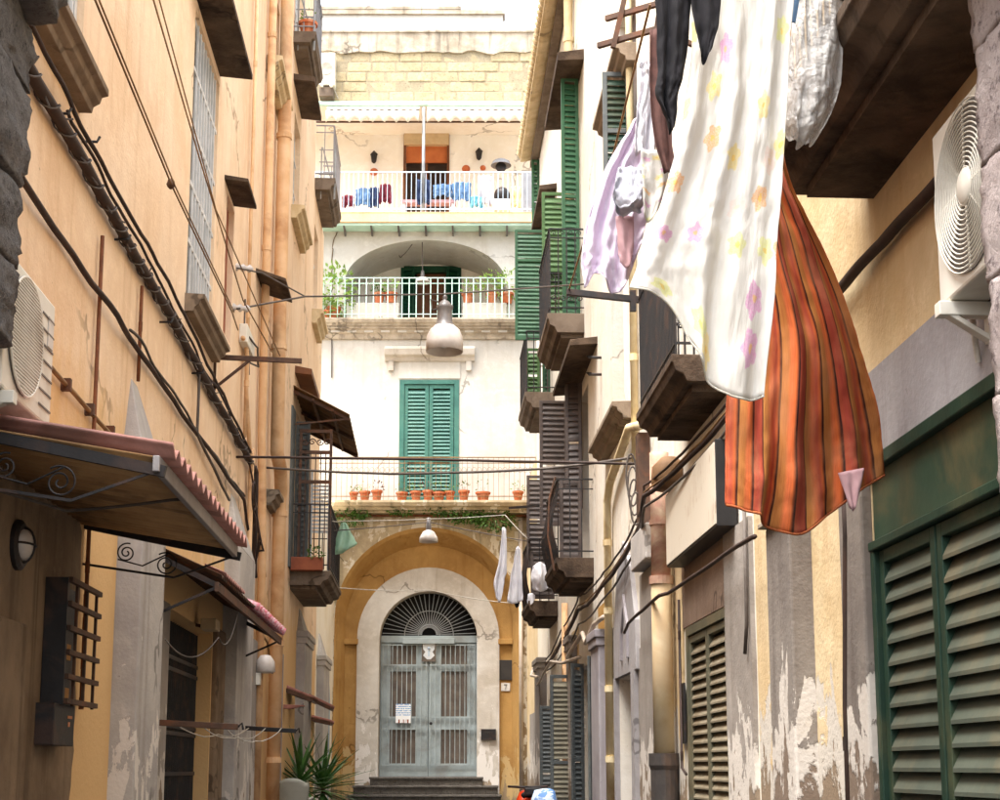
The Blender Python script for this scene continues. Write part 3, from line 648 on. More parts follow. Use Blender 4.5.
for i, (px, y0, y1, ex) in enumerate(rows):
    a, b = Q(px, y0, 6.15), Q(px, y1, 6.15); xr = (a.x+b.x)/2; x0 = -2.35
    stone(GP, ((xr+x0)/2, 5.72, (a.z+b.z)/2), ((xr-x0)/2*1.04, .50, (a.z-b.z)/2*1.02), i+1, 'lava', .07, .09, .03)

# ------------------------------------------------------------------ air conditioners
def ac_unit(label, fr, u0, u1, o0, o1, z0, z1, style, group=None):
    t = thing('air_conditioner', fr.P((u0+u1)/2, o0, z0-.08), label, 'air conditioner', group)
    b = MB(); b.box(fr, u0, u1, o0, o1, z0, z1); b.build('casing', 'ac_white', t, bevel=.012)
    L_, H = u1-u0, z1-z0; r = min(H*.44, L_*.40) if style != 'rings' else H*.455; uc = u0+r+L_*.05 if style != 'rings' else (u0+u1)/2+.03; zc = (z0+z1)/2
    d = MB(); d.lathe(fr.P(uc,o1+.002,zc), [(0,0),(r,0),(r,.003),(0,.003)], 36, fr.N); d.build('fan_opening_shade', 'ac_shadow', t)  # flat disc, the dark behind the fan grille put into its colour
    g = MB()
    if style == 'rings':
        for i in range(3, 19):
            rr = r*i/18; g.tube([fr.P(uc+rr*math.cos(2*math.pi*j/40), o1+.018, zc+rr*math.sin(2*math.pi*j/40)) for j in range(41)], .0032, 5)
        for j in range(8): a = 2*math.pi*j/8; g.tube([fr.P(uc+.03*math.cos(a),o1+.016,zc+.03*math.sin(a)), fr.P(uc+r*math.cos(a),o1+.012,zc+r*math.sin(a))], .004, 4)
        h = MB(); h.lathe(fr.P(uc,o1+.006,zc), [(0,.022),(r*.19,.020),(r*.21,.014),(r*.21,0)], 24, fr.N); h.build('fan_hub', 'ac_white', t, smooth=True)
    else:
        n = 17
        for i in range(-n, n+1):
            x = r*i/n; hgt = math.sqrt(max(0, r*r-x*x))
            g.bar(fr.P(uc+x,o1+.014,zc-hgt), fr.P(uc+x,o1+.014,zc+hgt), .004, .004); g.bar(fr.P(uc-hgt,o1+.017,zc+x), fr.P(uc+hgt,o1+.017,zc+x), .004, .004)
        g.tube([fr.P(uc+r*math.cos(2*math.pi*j/40), o1+.015, zc+r*math.sin(2*math.pi*j/40)) for j in range(41)], .006, 6)
        v = MB()
        for i in range(7): z = z0+H*(.12+.12*i); v.box(fr, uc+r+.02, u1-.02, o1+.002, o1+.006, z-.004, z+.004)
        v.build('groove_shade', 'ac_shadow', t)  # raised strips coloured as the shade inside casing grooves
        bd = MB(); bd.box(fr, u1-L_*.15, u1-.03, o1+.002, o1+.005, z0+H*.62, z0+H*.86); bd.build('badge', 'lamp_shell', t)
    g.build('fan_grille', 'ac_white', t)
    for u in (u0+.08, u1-.08):
        k = MB(); k.box(fr, u-.03, u+.03, 0, o1+.04, z0-.06, z0-.004); k.box(fr, u-.029, u+.029, 0, .03, z0-.16, z0-.06); k.bar(fr.P(u,.02,z0-.15), fr.P(u,o1,z0-.05), .05, .02); k.build('bracket', 'ac_white', t, bevel=.004)
    c = MB(); c.tube(wob([fr.P(u1-.05,o0+.1,z0+.1), fr.P(u1-.02,o0+.04,z0-.05), fr.P(u1+.05,.02,z0-.2)], 6, .004), .012, 6); c.build('hose', 'rope_white', t)
    return t
ac_unit('white air conditioner with mesh fan grille beside the dark stone pillar', LW, 6.2, 7.02, .02, .30, 1.58, 2.18, 'mesh')
ac_unit('white air conditioner with ringed fan grille above the green shop shutters', RW, 4.72, 5.52, .02, .18, 1.76, 2.46, 'rings')

# ------------------------------------------------------------------ near awning
def corrugated(name, fr, u0, u1, oz0, oz1, pitch, amp, m, parent, lift=0, solid=.006):
    mb = MB(); n = int((u1-u0)/pitch)*8; A, B = [], []
    for i in range(n+1):
        u = u0+(u1-u0)*i/n; w = amp*math.cos(2*math.pi*(u-u0)/pitch)
        A.append(fr.P(u, oz0[0], oz0[1]+w+lift)); B.append(fr.P(u, oz1[0], oz1[1]+w+lift))
    mb.strip(A, B); return mb.build(name, m, parent, smooth=True, solid=solid)
A1 = thing('awning', LW.P(7.8,.4,1.25), 'corrugated pinkish awning on black scrolled brackets, lower left', 'awning')
corrugated('roof_sheet', LW, 6.42, 9.14, (.0,1.515), (.985,1.36), .165, .026, 'awning_pink', A1, solid=.014)
corrugated('lining', LW, 6.44, 9.12, (.0,1.465), (.90,1.318), .12, .016, 'awning_under', A1)
b = MB(); b.box(LW, 6.42, 9.14, .90, .93, 1.265, 1.335); b.build('front_beam', 'purple_grey', A1, bevel=.004)
for u, y in ((6.46, 0), (9.12, 0)):
    k = MB(); k.bar(LW.P(u,0,1.46), LW.P(u,.95,1.27), .03, .05); k.bar(LW.P(u,0,1.22), LW.P(u,.55,1.14), .012, .014); k.bar(LW.P(u,.55,1.14), LW.P(u,.9,1.27), .010, .012)
    scroll(k, LW, u, .26, 1.29, .06, 2.0, .005, 1, ph=1.2); scroll(k, LW, u, .50, 1.22, .075, 2.0, .005, -1, ph=2.2); k.tube([LW.P(u,.21,1.25),LW.P(u,.36,1.21),LW.P(u,.52,1.29)], .005, 5)
    k.build('bracket', 'iron_dark', A1)
k = MB(); k.tube(wob([LW.P(6.9,.0,1.3), LW.P(7.2,.35,1.22), LW.P(7.3,.9,1.30)], 8, .01), .008, 5); k.build('stay_wire', 'cable_grey', A1)
# second awning, lower, over the dark gate
A2 = thing('awning', LW.P(13.6,.3,1.3), 'dark low awning with a red and white tiled rim over the gate', 'awning')
corrugated('roof_sheet', LW, 11.2, 16.1, (.0,1.66), (.55,1.41), .11, .014, 'iron_brown', A2)
b = MB(); b.box(LW, 11.2, 16.1, .50, .53, 1.30, 1.37); b.build('front_beam', 'iron_brown', A2)
corrugated('plastic_sheet', LW, 11.35, 12.55, (.40,1.50), (.565,1.43), .11, .014, 'awning_pink', A2, .012)
src = None
for i in range(14):
    d = i*.19
    if src is None: src = MB().tube([LW.P(13.45,.46,1.465), LW.P(13.45,.58,1.415)], .04, 8, [.036,.04]).build('ridge_end', 'ribbon_red', A2, smooth=True)
    else: rep(src, [(0, d, 0)])
for u in (11.25, 16.05): k = MB(); k.bar(LW.P(u,0,1.60), LW.P(u,.53,1.34), .03, .04); k.bar(LW.P(u,0,1.1), LW.P(u,.5,1.33), .02, .02); k.build('bracket', 'iron_dark', A2)
# brown awning over the far balcony
A3 = thing('awning', LW.P(23.4,.4,5.2), 'brown corrugated awning above the flower box balcony', 'awning')
z3 = LW.hit(345,412,.85)[1]; z4 = LW.hit(290,380,.0)[1]
corrugated('roof_sheet', LW, 22.4, 25.4, (.0,5.75), (.86,5.30), .28, .02, 'wood_roof', A3, solid=.012)
k = MB()
for u in (22.5, 23.9, 25.3): k.bar(LW.P(u,0,5.70), LW.P(u,.85,5.27), .05, .05)
for f in (.35, .7): k.bar(LW.P(22.42,.85*f,5.73-.45*f-.02), LW.P(25.38,.85*f,5.73-.45*f-.02), .04, .04)
k.bar(LW.P(22.5,.0,5.18), LW.P(22.5,.8,5.27), .025, .025); k.build('frame', 'iron_brown', A3)
canopy(HL, LW, 22.6, 24.3, 6.02, .26, .12, 'wood_brown')

# ------------------------------------------------------------------ fittings on the left wall
c = LW.W(15, 545)
t = thing('bulkhead_lamp', c-Vector((0,0,.1)), 'oval caged bulkhead lamp on the dark plaster under the near awning', 'lamp')
MB().lathe(c, [(.13,0),(.13,.03),(.11,.045),(0,.045)], 24, (1,0,0)).build('base', 'iron_dark', t, smooth=False)
MB().sphere(c+Vector((.045,0,0)), .1, 16, 10, (.5,1.05,.8)).build('glass', 'lamp_shell', t, smooth=True)
k = MB(); k.tube([c+Vector((.045+.055*math.sin(a), .112*math.cos(a), 0)) for a in [math.pi*i/12 for i in range(13)]], .006, 5); k.tube([c+Vector((.045+.055*math.sin(a), 0, .09*math.cos(a))) for a in [math.pi*i/12 for i in range(13)]], .006, 5); k.build('cage', 'iron_dark', t)
t = thing('window_cage', LW.P(8.6,0,.34), 'dark iron window cage of flat bars beside the brown pipe', 'grille')
k = MB(); k.box(LW, 8.24, 8.28, 0, .13, .34, 1.03); k.box(LW, 8.24, 9.0, -.0, .01, .34, 1.03); k.build('back_plate', 'iron_dark', t)
k = MB()
for i in range(6): z = .36+.66*i/5; k.box(LW, 8.26, 9.02, .125, .15, z-.014, z+.014)
for i in range(4): u = 8.27+.74*i/3; k.box(LW, u-.012, u+.012, .11, .125, .34, 1.03)
k.build('flat_bar', 'iron_brown', t)
for i, (a, z) in enumerate(((8.62,.93),(8.45,.80),(8.74,.66),(8.45,.54),(8.74,.41))): MB().box(LW, a, a+.1, .011, .02, z-.045, z+.045).build('slot', 'peach_low', t)
t = thing('meter_box', LW.P(8.4,0,.12), 'small black letter box under the window cage', 'box')
k = MB(); k.box(LW, 8.16, 8.62, 0, .11, .12, .345); k.build('body', 'iron_dark', t, bevel=.006)
k = MB(); k.box(LW, 8.45, 8.55, .11, .114, .27, .285); k.box(LW, 8.47, 8.50, .11, .114, .225, .25); k.build('slot', 'copper', t)
t = pipe('service_pipe', [LW.P(9.12,.03,.36), LW.P(9.12,.03,1.35), LW.P(9.12,.03,3.3)], .013, 'rust_pipe', 'thin brown vertical pipe with fittings beside the window cage', [LW.P(9.12,.03,z) for z in (.38,.62,.86,1.0,1.2)], seg=8)
pipe('service_pipe', [LW.P(10.42,.03,2.7), LW.P(10.42,.03,3.4)], .013, 'rust_pipe', 'short thin brown pipe hanging from the thick cable near the pilaster tip', [LW.P(10.42,.03,3.1)], seg=8)
# cable bundle
cb = wire('cable', [LW.P(6.6,.05,3.52), LW.P(9.5,.05,3.50), LW.P(12,.05,3.50), LW.P(17.3,.06,3.42), LW.P(17.6,.05,2.2)], .036, 'cable_dark', 'thick dark cable along the left wall, the widest of the bundle', 'cable', 14, .012, 0, 1)
e = MB(); pp = wob([LW.P(6.6,.05,3.52), LW.P(9.5,.05,3.50), LW.P(12,.05,3.50), LW.P(17.2,.06,3.42)], 90, .012, 0, 1)
e.tube([p + Vector((math.cos(i*.55)*.043, 0, math.sin(i*.55)*.043)) for i, p in enumerate(pp)], .006, 4); e.build('wrapping', 'cable_grey', cb)
random.seed(77)
for q in range(26):
    u = 7.2+9.6*q/26+random.uniform(-.1,.1); z = 3.52-.1*(u-6.6)/10.7; e = MB(); a = random.uniform(0,6.28); e.tube([LW.P(u,.05,z), LW.P(u+.02,.05+.075*abs(math.cos(a)),z+.085*math.sin(a))], .006, 4); e.build('cable_tie', 'cable_grey', cb)
wire('cable', [LW.P(6.6,.07,3.72), LW.P(9,.07,3.66), LW.P(12,.07,3.68), LW.P(16.8,.07,3.52)], .014, 'cable_dark', 'topmost wavy dark cable of the bundle on the left wall', 'cable', 14, .025, 0, 4)
wire('cable', [LW.P(8,.06,3.62), LW.P(11,.06,3.60), LW.P(16.8,.06,3.50)], .011, 'cable_dark', 'thin knotted cable between the two thicker ones on the left wall', 'cable', 20, .03, 0, 7)
wire('cable', [LW.P(6.8,.04,2.93), LW.P(10,.04,2.90), LW.P(16.4,.05,2.92), LW.P(17.0,.05,2.6)], .019, 'cable_dark', 'lower brown cable with loops running below the thick one on the left', 'cable', 14, .03, 0, 11)
wire('cable', [LW.P(10,.045,2.95), LW.P(13,.045,2.93), LW.P(16.4,.055,2.96)], .011, 'cable_grey', 'thin grey cable twisted round the lower brown cable on the left', 'cable', 20, .025, 0, 15)
t = wire('cable', [LW.P(7.05,.03,2.17), LW.P(10.1,.03,2.12)], .014, 'wire_tan', 'tan conduit with small clips between the air conditioner and the pale pilaster', 'cable', 10, .006, 0, 2)
k = 0
for u in (8.4, 9.0, 9.6):
    tag(MB().box(LW, u-.02, u+.02, 0, .055, 2.115, 2.185).build('pipe_clip', 'iron_brown'), 'small brown clip on the tan conduit, ' + ('nearest the air conditioner','the middle one','nearest the pilaster')[k], 'clip', 'clips on the tan conduit'); k += 1
for i, (u, z) in enumerate(((7.9,3.56),(8.6,3.7),(9.6,3.45),(11.3,3.40),(12.9,3.42))):
    tag(MB().tube([LW.P(u,0,z),LW.P(u,.09,z),LW.P(u+.02,.1,z+.04)], .009, 5).build('cable_hook', 'iron_dark'), 'small iron hook holding the cable bundle, ' + ('nearest the stone pillar','second from the stone pillar','third from the stone pillar','fourth from the stone pillar','farthest from the stone pillar')[i], 'hook', 'iron hooks under the cables')
# coil and knot of cables where the bundle drops
k = MB()
for i in range(5): k.tube(wob([LW.P(16.6+.2*i,.05,3.5), LW.P(17.0+.12*i,.08+.02*i,2.9-.1*i), LW.P(17.3+.1*i,.05,2.1+.1*i)], 10, .06, 0, i*3), .012, 5)
k.tube([LW.P(16.9+.16*math.cos(a),.1,3.05+.16*math.sin(a)) for a in [2*math.pi*i/20*1.6 for i in range(21)]], .012, 5)
tag(k.build('cable_tangle', 'cable_dark', smooth=True), 'tangle of dark cables dropping beside the second pilaster', 'cables')
# stretched wires from the top left
wire('clothes_line', [Q(93,-5,7.6), Q(172,186,10.0), Q(232,312,13.4), Q(238,330,14.2)], .007, 'wire_tan', 'pulley line from the top left corner to the grey box, with a knot', 'line', 10, 0, 0)
wire('clothes_line', [Q(97,-5,7.6), Q(175,186,10.0), Q(234,312,13.4)], .006, 'wire_tan', 'thin return strand just right of the knotted pulley line', 'line', 10, 0, 0)
wire('clothes_line', [Q(152,-5,9.4), Q(200,160,11.5), Q(243,300,13.6), Q(272,352,14.7)], .007, 'wire_tan', 'line crossing the white window down to the drying bracket', 'line', 10, 0, 0)
wire('clothes_line', [Q(158,-5,9.4), Q(216,210,12.2), Q(280,356,14.7)], .006, 'wire_tan', 'right strand of the pair of lines crossing the white window', 'line', 10, 0, 0)
tag(MB().sphere(Q(171,184,10.0), .03, 8, 6, (1,1,1.4), .4, 2).build('knot', 'iron_brown', smooth=True), 'small dark pulley knot on the thin line across the peach wall', 'pulley')
# drying bracket sticking out of the left wall
a = LW.W(213,362); t = thing('drying_bracket', a, 'brown iron drying bracket sticking out of the peach wall', 'bracket')
yb = a.y; k = MB(); z = a.z+.02; k.bar(Vector((XL,yb,z+.03)), Vector((XL+.85,yb,z)), .035, .045); k.build('arm', 'iron_brown', t)
k = MB(); k.bar(Vector((XL+.02,yb,z-.28)), Vector((XL+.35,yb,z)), .025, .025); k.bar(Vector((XL+.02,yb,z-.3)), Vector((XL+.02,yb,z+.05)), .025, .025); k.build('strut', 'iron_brown', t)
a = LW.W(243,342); t = thing('junction_box', a-Vector((0,0,.12)), 'grey junction box with loose cables above the drying bracket', 'box')
k = MB(); u = a.y; k.box(LW, u-.35, u+.35, 0, .09, a.z-.10, a.z+.11); k.build('body', 'ac_white', t, bevel=.01)
k = MB(); k.tube(wob([LW.P(u-.2,.09,a.z), LW.P(u+.3,.13,a.z+.02), LW.P(u+.5,.12,a.z-.15), LW.P(u+.1,.06,a.z-.2)], 7, .01), .012, 5); k.tube([LW.P(u,.06,a.z-.1),LW.P(u+.1,.06,a.z-.35)], .014, 5); k.tube([LW.P(u-.3,.05,a.z+.1),LW.P(u-.3,.05,a.z+.4)], .01, 5); k.build('lead', 'cable_grey', t)
# drainpipes
u0 = LW.hit(279,300,.12)[0]
zz = [ground(19.3), 1.6, 3.36, 3.62, 3.9, 8, 15.9]
pipe('drainpipe', [LW.P(19.6,.12,ground(19.6)), LW.P(19.6,.12,3.45), LW.P(19.55,.14,3.62), LW.P(19.2,.16,3.82), LW.P(19.0,.13,4.0), LW.P(19.0,.12,6), LW.P(19.0,.12,16)], .088, 'pipe_ochre', 'wide ochre drainpipe with an offset bend, down the whole left wall', [LW.P(19.6,.12,z) for z in (.1,1.6,3.3)]+[LW.P(19.0,.12,z) for z in (5.4,8.3,11)], seg=16)
pipe('drainpipe', [LW.P(18.15,.07,ground(18)), LW.P(18.15,.07,2.6), LW.P(17.75,.07,4.0), LW.P(17.75,.07,16)], .05, 'pipe_ochre', 'slim ochre pipe just left of the wide drainpipe', [LW.P(17.75,.07,z) for z in (6.3,9.1)], seg=10)
pipe('drainpipe', [LW.P(16.9,.06,.1), LW.P(16.9,.06,3.6)], .03, 'pipe_ochre', 'short thin orange pipe beside the second pilaster', [LW.P(16.9,.06,z) for z in (.14,1.2,2.2)], seg=10)
pipe('drainpipe', [LW.P(17.3,.05,ground(17)), LW.P(17.3,.05,1.9)], .035, 'pipe_ochre', 'thin orange pipe between the white lamp and the wide drainpipe', [LW.P(17.3,.05,1.0)], seg=10)
pipe('drainpipe', [LW.P(16.3,.05,3.6), LW.P(16.3,.05,9.5)], .02, 'pipe_ochre', 'very thin ochre conduit high on the peach wall beside the brown shutter', [LW.P(16.3,.05,z) for z in (5,8,10)], seg=8)
pipe('gas_pipe', [LW.P(15.9,.05,4.62), LW.P(16.15,.05,4.66), LW.P(16.25,.06,4.5), LW.P(16.25,.06,4.1), LW.P(17.0,.06,3.2), LW.P(18.6,.06,2.35)], .025, 'pipe_ochre', 'bent ochre gas pipe looping over the cable bundle', [LW.P(16.25,.06,4.2)], seg=8)
for i, (pts, lab) in enumerate((([LW.P(13.0,.05,3.45),LW.P(13.0,.05,2.9),LW.P(15.2,.05,2.7)], 'short grey cable linking the two cable runs on the left wall'), ([LW.P(17.2,.06,1.75),LW.P(18.9,.08,1.55),LW.P(19.4,.1,1.2)], 'tan hose curving from the second pilaster to the drainpipe'))):
    wire('cable', pts, .014, 'cable_grey' if i == 0 else 'wire_tan', lab, 'cable', 8, .01, 0, i)
a = LW.W(261,668,.1); t = thing('wall_lamp', a-Vector((0,0,.2)), 'white domed wall lamp low on the left between orange pipes', 'lamp')
MB().lathe(a+Vector((.05,0,-.04)), [(.0,.2),(.06,.19),(.11,.12),(.12,0),(.09,-.02),(0,-.02)], 18).build('dome', 'lamp_shell', t, smooth=True)
k = MB(); k.bar(a+Vector((-.1,0,.02)), a+Vector((.04,0,.02)), .05, .05); k.box(LW, a.y-.08, a.y+.08, .0, .1, a.z-.2, a.z-.06); k.build('mount', 'ac_white', t)
a = LW.W(207,625,.1); t = thing('wall_lamp', a-Vector((0,0,.1)), 'small pale floodlight under the second awning', 'lamp')
k = MB(); k.box(LW, a.y-.13, a.y+.13, .06, .2, a.z-.05, a.z+.05); k.build('head', 'beige_box', t, bevel=.01); k = MB(); k.tube([LW.P(a.y,0,a.z),LW.P(a.y,.1,a.z-.02)], .015, 6); k.build('mount', 'iron_brown', t)
# drying rack low on the left: two arms and slack cords
for i, (px, py, ex, lab, m) in enumerate(((163,722,238,'brown flat rack arm reaching out from the pale pilaster','iron_brown'), (240,727,296,'dark rack arm farther along, with a hook at its tip','iron_dark'))):
    a = LW.W(px, py, .1); b_ = Q(ex, py+(5 if i == 0 else 4), a.y); t = thing('rack_arm', a, lab, 'rack arm', 'arms of the low drying rack')
    k = MB(); k.bar(Vector((XL,a.y,a.z)), b_, .05, .045); k.build('bar', m, t, bevel=.004); k = MB(); k.bar(Vector((XL+.02,a.y,a.z-.2)), Vector((XL+.02,a.y,a.z+.1)), .04, .04); k.build('fixing', 'iron_dark', t); k = MB(); k.tube([b_, b_+Vector((.03,0,.03)), b_+Vector((.04,0,-.02))], .01, 5); k.build('hook', 'iron_dark', t)
a1 = LW.W(163,722,.1).y; a2 = LW.W(240,727,.1).y; zr1 = LW.W(163,722,.1).z; zr2 = LW.W(240,727,.1).z
for i, x in enumerate((.2, .38, .55)):
    wire('clothes_line', [(XL+x,a1,zr1-.01), (XL+x*.97,(a1+a2)/2,min(zr1,zr2)-.04-.03*i), (XL+x*.98,a2,zr2-.01)], .005, 'rope_white', 'slack white cord between the low rack arms, ' + ('nearest the wall','the middle one','farthest from the wall')[i], 'line', 8, .012, .05, i, 'cords of the low drying rack')
wire('cable', [LW.P(10.98,.19,.92), LW.P(11.5,.5,.98), LW.P(12.6,.5,1.28)], .006, 'cable_grey', 'white cable swinging under the second awning to its pink sheet', 'cable', 10, 0, .14)
# small red roofs over doors, far left
for i, (px0, py0, px1, py1, lab) in enumerate(((286,690,312,700,'small red tiled door canopy on the left, the nearer one'), (300,694,330,708,'long red pole canopy on the left, just above the plants'), (311,719,330,723,'thin red shelf canopy beside the blue niche'))):
    p, q = LW.W(px0, py0, .0), Q(px1, py1, LW.W(px0, py0, 0).y + (.0 if i else .5)); t = thing('door_canopy', p, lab, 'canopy', 'red canopies at the far left')
    k = MB()
    k.hexa([p+Vector((0,0,-.03)), p+Vector((0,.9,-.03)), q+Vector((0,.9,-.03)), q+Vector((0,0,-.03)), p+Vector((0,0,.03)), p+Vector((0,.9,.03)), q+Vector((0,.9,.03)), q+Vector((0,0,.03))]); k.build('board', 'iron_brown', t)
    for j in range(5): MB().tube([p+Vector((0,.1+.18*j,.05)), q+Vector((.02,.1+.18*j,.03))], .03, 8).build('tile', 'terracotta_roof', t, smooth=True)
# plastic chair and the two yuccas
def chair(base, label):
    B = Vector(base); t = thing('chair', B, label, 'chair'); fr = Fr(B, (1,0,0), (0,-1,0))
    k = MB(); n = 12; prof = []
    for i in range(n+1):
        a = math.pi*i/n; prof.append((.235*(-1 if math.cos(a) > 0 else 1)*abs(math.cos(a))**.55, .46+.44*math.sin(a)**.5))
    A = [fr.P(u, .20+.10*(1-(u/.25)**2)*1.0 + .12*(z-.46), z) for u, z in prof]; 
    mb = MB(); rows = []
    for j in range(9):
        f = j/8; row = []
        for i in range(13):
            s = -1+2*i/12; wd = .185+.045*math.sin(math.pi*min(1, f*1.0)*.5) if f < .8 else .23*(1-((f-.8)/.2)**2*.35)
            row.append(fr.P(s*wd, .20+.06*(1-s*s)+.12*f, .42+.48*f - (.06*abs(s)**4 if f == 1 else 0)))
        rows.append(row)
    for r1, r2 in zip(rows, rows[1:]): mb.strip(r1, r2)
    mb.build('backrest', 'plastic_chair', t, smooth=True, solid=.012)
    k = MB(); k.box(fr, -.22, .22, -.24, .22, .40, .43); k.build('seat', 'plastic_chair', t, bevel=.012)
    for sx in (-1, 1):
        for so in (-.2, .2): k = MB(); k.tube([fr.P(sx*.19,so,.41), fr.P(sx*.23,so*1.15,0)], .02, 8, [.026,.018]); k.build('leg', 'plastic_chair', t, smooth=True)
        k = MB(); k.tube([fr.P(sx*.22,.24,.62), fr.P(sx*.25,0,.64), fr.P(sx*.24,-.2,.62), fr.P(sx*.21,-.22,.42)], .02, 8); k.build('armrest', 'plastic_chair', t, smooth=True)
    return t
cp = Q(294, 778, 20.5); chair((cp.x, 20.5, cp.z-.9), 'grey moulded plastic chair back in front of the spiky plants')
ST = MB(); ST.box(LW, 20.0, 25.5, .05, 1.4, ground(20)-.3, cp.z-.9); o = ST.build('kerb_platform', 'step_stone', bevel=.02); o['kind'] = 'structure'
def yucca(px, py, Y, n, ln, label, seed):
    random.seed(seed); c = Q(px, py, Y); base = Vector((c.x, c.y, cp.z-.9)); t = thing('yucca_plant', base, label, 'plant', 'yuccas by the left wall')
    MB().lathe(base, [(0,0),(.15,0),(.19,.26),(.21,.26),(.21,.3),(.17,.3),(.16,.27),(0,.27)], 18).build('pot', 'terracotta', t)
    MB().tube([base+Vector((0,0,.26)), base+Vector((.02,0,.35)), c], .03, 8).build('stem', 'stem', t, smooth=True)
    m = bpy.data.meshes.new('leaf'); vs = []; fs = []
    for i in range(8):
        f = i/7; wd = .03*math.sin(math.pi*(.12+.88*f)**.7)**.6*(1-f**5); vs += [(-wd, 0, 0), (0, -.006, 0), (wd, 0, 0)]
        for q in range(3): x, y, _ = vs[-3+q]; vs[-3+q] = (x, y - .10*f*f*ln, f*ln*(1-.08*f))
    for i in range(7):
        for q in range(2): fs.append((i*3+q, i*3+q+1, i*3+q+4, i*3+q+3))
    m.from_pydata(vs, [], fs); m.materials.append(MAT['leaf_dark'])
    for i in range(n):
        f = i/n; lf = bpy.data.objects.new('leaf', m); COL.objects.link(lf); lf.parent = t; ORG[lf.name] = base
        tilt = R_(8 + 105*f**.8 + random.uniform(-8,8)); lf.location = c-base - Vector((0,0,.18*f)); lf.rotation_euler = (tilt, random.uniform(-.2,.2), i*2.39996); s = random.uniform(.75,1.1); lf.scale = (1, 1, s)
yucca(300, 778, 22.6, 56, .88, 'spiky green yucca right behind the grey chair', 3)
yucca(323, 782, 23.6, 64, .86, 'spiky green yucca nearer the pale end wall', 5)
random.seed(23)
t = thing('flower_box', LW.P(22.45,.35,3.3), 'brown wooden flower box with a green plant on the far left balcony', 'planter')
z = LW.hit(300,555,.3)[1]; k = MB(); k.box(LW, BLu-.14, BLu-.0, .02, .50, z, z+.2); k.build('box', 'wood_red', t, bevel=.008)
k = MB(); foliage(k, LW.P(BLu-.07,.38,z+.26), .12, 80, .06); k.build('foliage', 'leaf_green', t)
t = ac_unit('white louvered unit standing inside the far left balcony', EW, 0, .1, 0, .1, 0, .1, 'rings') if False else thing('louvered_shutter_panel', LW.P(23.0,.35,3.4), 'white louvered panel behind the railing of the far left balcony', 'panel')
k = MB(); z0, z1 = LW.hit(314,500,.35)[1], LW.hit(314,468,.35)[1]
k.box(LW, BLu+.5, BLu+.54, .25, .28, 3.0, z1+.1); k.box(LW, BLu+.5, BLu+.54, .52, .55, 3.0, z1+.1); k.build('frame', 'white_paint', t)
s = MB().bar(LW.P(BLu+.52,.28,3.6), LW.P(BLu+.52,.52,3.6), .03, .03).build('slat', 'white_paint', t); rep(s, [(0,0,.06*i) for i in range(1, 14)])

# ------------------------------------------------------------------ the white house closing the alley
HE = thing('house', EW.P(-1.6,-2,ground(33)), 'white house with an ochre arched doorway closing the end of the alley', 'house')
UC = -1.6; U0, U1 = -6.0, 3.0
def ez(py, o=0): return EW.hit(430, py, o)[1]
def eu(px, py=500, o=0): return EW.hit(px, py, o)[0]
z1 = 5.75
A0 = arch(UC, 3.24, 2.05, 2.05, -1.2); Ai = arch(UC, 3.15, 1.86, 1.80, -1.2); S0 = arch(UC, 2.86, 1.585, 1.585, -1.2); S1 = arch(UC, 2.84, 1.09, 1.07, -1.2)
w = MB(); w.face(EW, [(U0,-1.2)] + A0 + [(U1,-1.2),(U1,z1),(U0,z1)], 0); w.build('base_wall', 'facade_base', HE)
w = MB(); w.strip([EW.P(u,0,z) for u, z in A0], [EW.P(u,-.06,z) for u, z in arch(UC,3.22,2.0,1.99,-1.2)]); w.strip([EW.P(u,-.06,z) for u, z in arch(UC,3.22,2.0,1.99,-1.2)], [EW.P(u,-.5,z) for u, z in Ai]); w.strip([EW.P(u,-.5,z) for u, z in Ai], [EW.P(u,-.5,z) for u, z in S0]); w.build('arch_recess', 'arch_ochre', HE)
w = MB(); w.strip([EW.P(u,-.5,z) for u, z in S0], [EW.P(u,-.42,z) for u, z in S0]); w.strip([EW.P(u,-.42,z) for u, z in S0], [EW.P(u,-.42,z) for u, z in S1]); w.strip([EW.P(u,-.42,z) for u, z in S1], [EW.P(u,-.95,z) for u, z in S1]); w.build('door_surround', 'surround', HE)
for du in (-1.72, 1.72):                     # impost mouldings on the ochre piers
    k = MB(); k.box(EW, UC+du-.16, UC+du+.16, -.5, -.40, 2.72, 2.84); k.build('impost', 'arch_ochre', HE, bevel=.01)
# worn tuff blocks laid bare beside the arch
cube = bpy.data.meshes.new('block'); bm = bmesh.new(); bmesh.ops.create_cube(bm, size=1); bmesh.ops.bevel(bm, geom=list(bm.edges), offset=.05, segments=1, affect='EDGES'); bm.to_mesh(cube); bm.free(); cube.materials.append(MAT['tuff'])
RZ = Vector(RT).to_track_quat('X', 'Z').to_euler()
def block(parent, fr, u, o, z, l, d, h):
    b = bpy.data.objects.new('block', cube); COL.objects.link(b); b.parent = parent; ORG[b.name] = ORG[parent.name]
    b.location = fr.P(u, o, z) - ORG[parent.name]; b.scale = (l, d, h); b.rotation_euler = (random.uniform(-.01,.01), random.uniform(-.008,.008), -YAW+random.uniform(-.01,.01)); return b
random.seed(5)
def inarch(u, z): return ((u-UC)/2.2)**2 + ((z-3.24)/2.2)**2 < 1 and z > 3.0 or abs(u-UC) < 2.2 and z <= 3.0
for r in range(20):
    z = 1.0+.24*r; u = .35 + (r%2)*.2
    if z > 5.5: break
    while u < 1.6:
        l = random.uniform(.38,.6)
        if not inarch(u, z) and not inarch(u-l/2, z+.1) and random.random() < .8: block(HE, EW, u, -.09+random.uniform(-.01,.012), z, l-.02, .24, .225)
        u += l
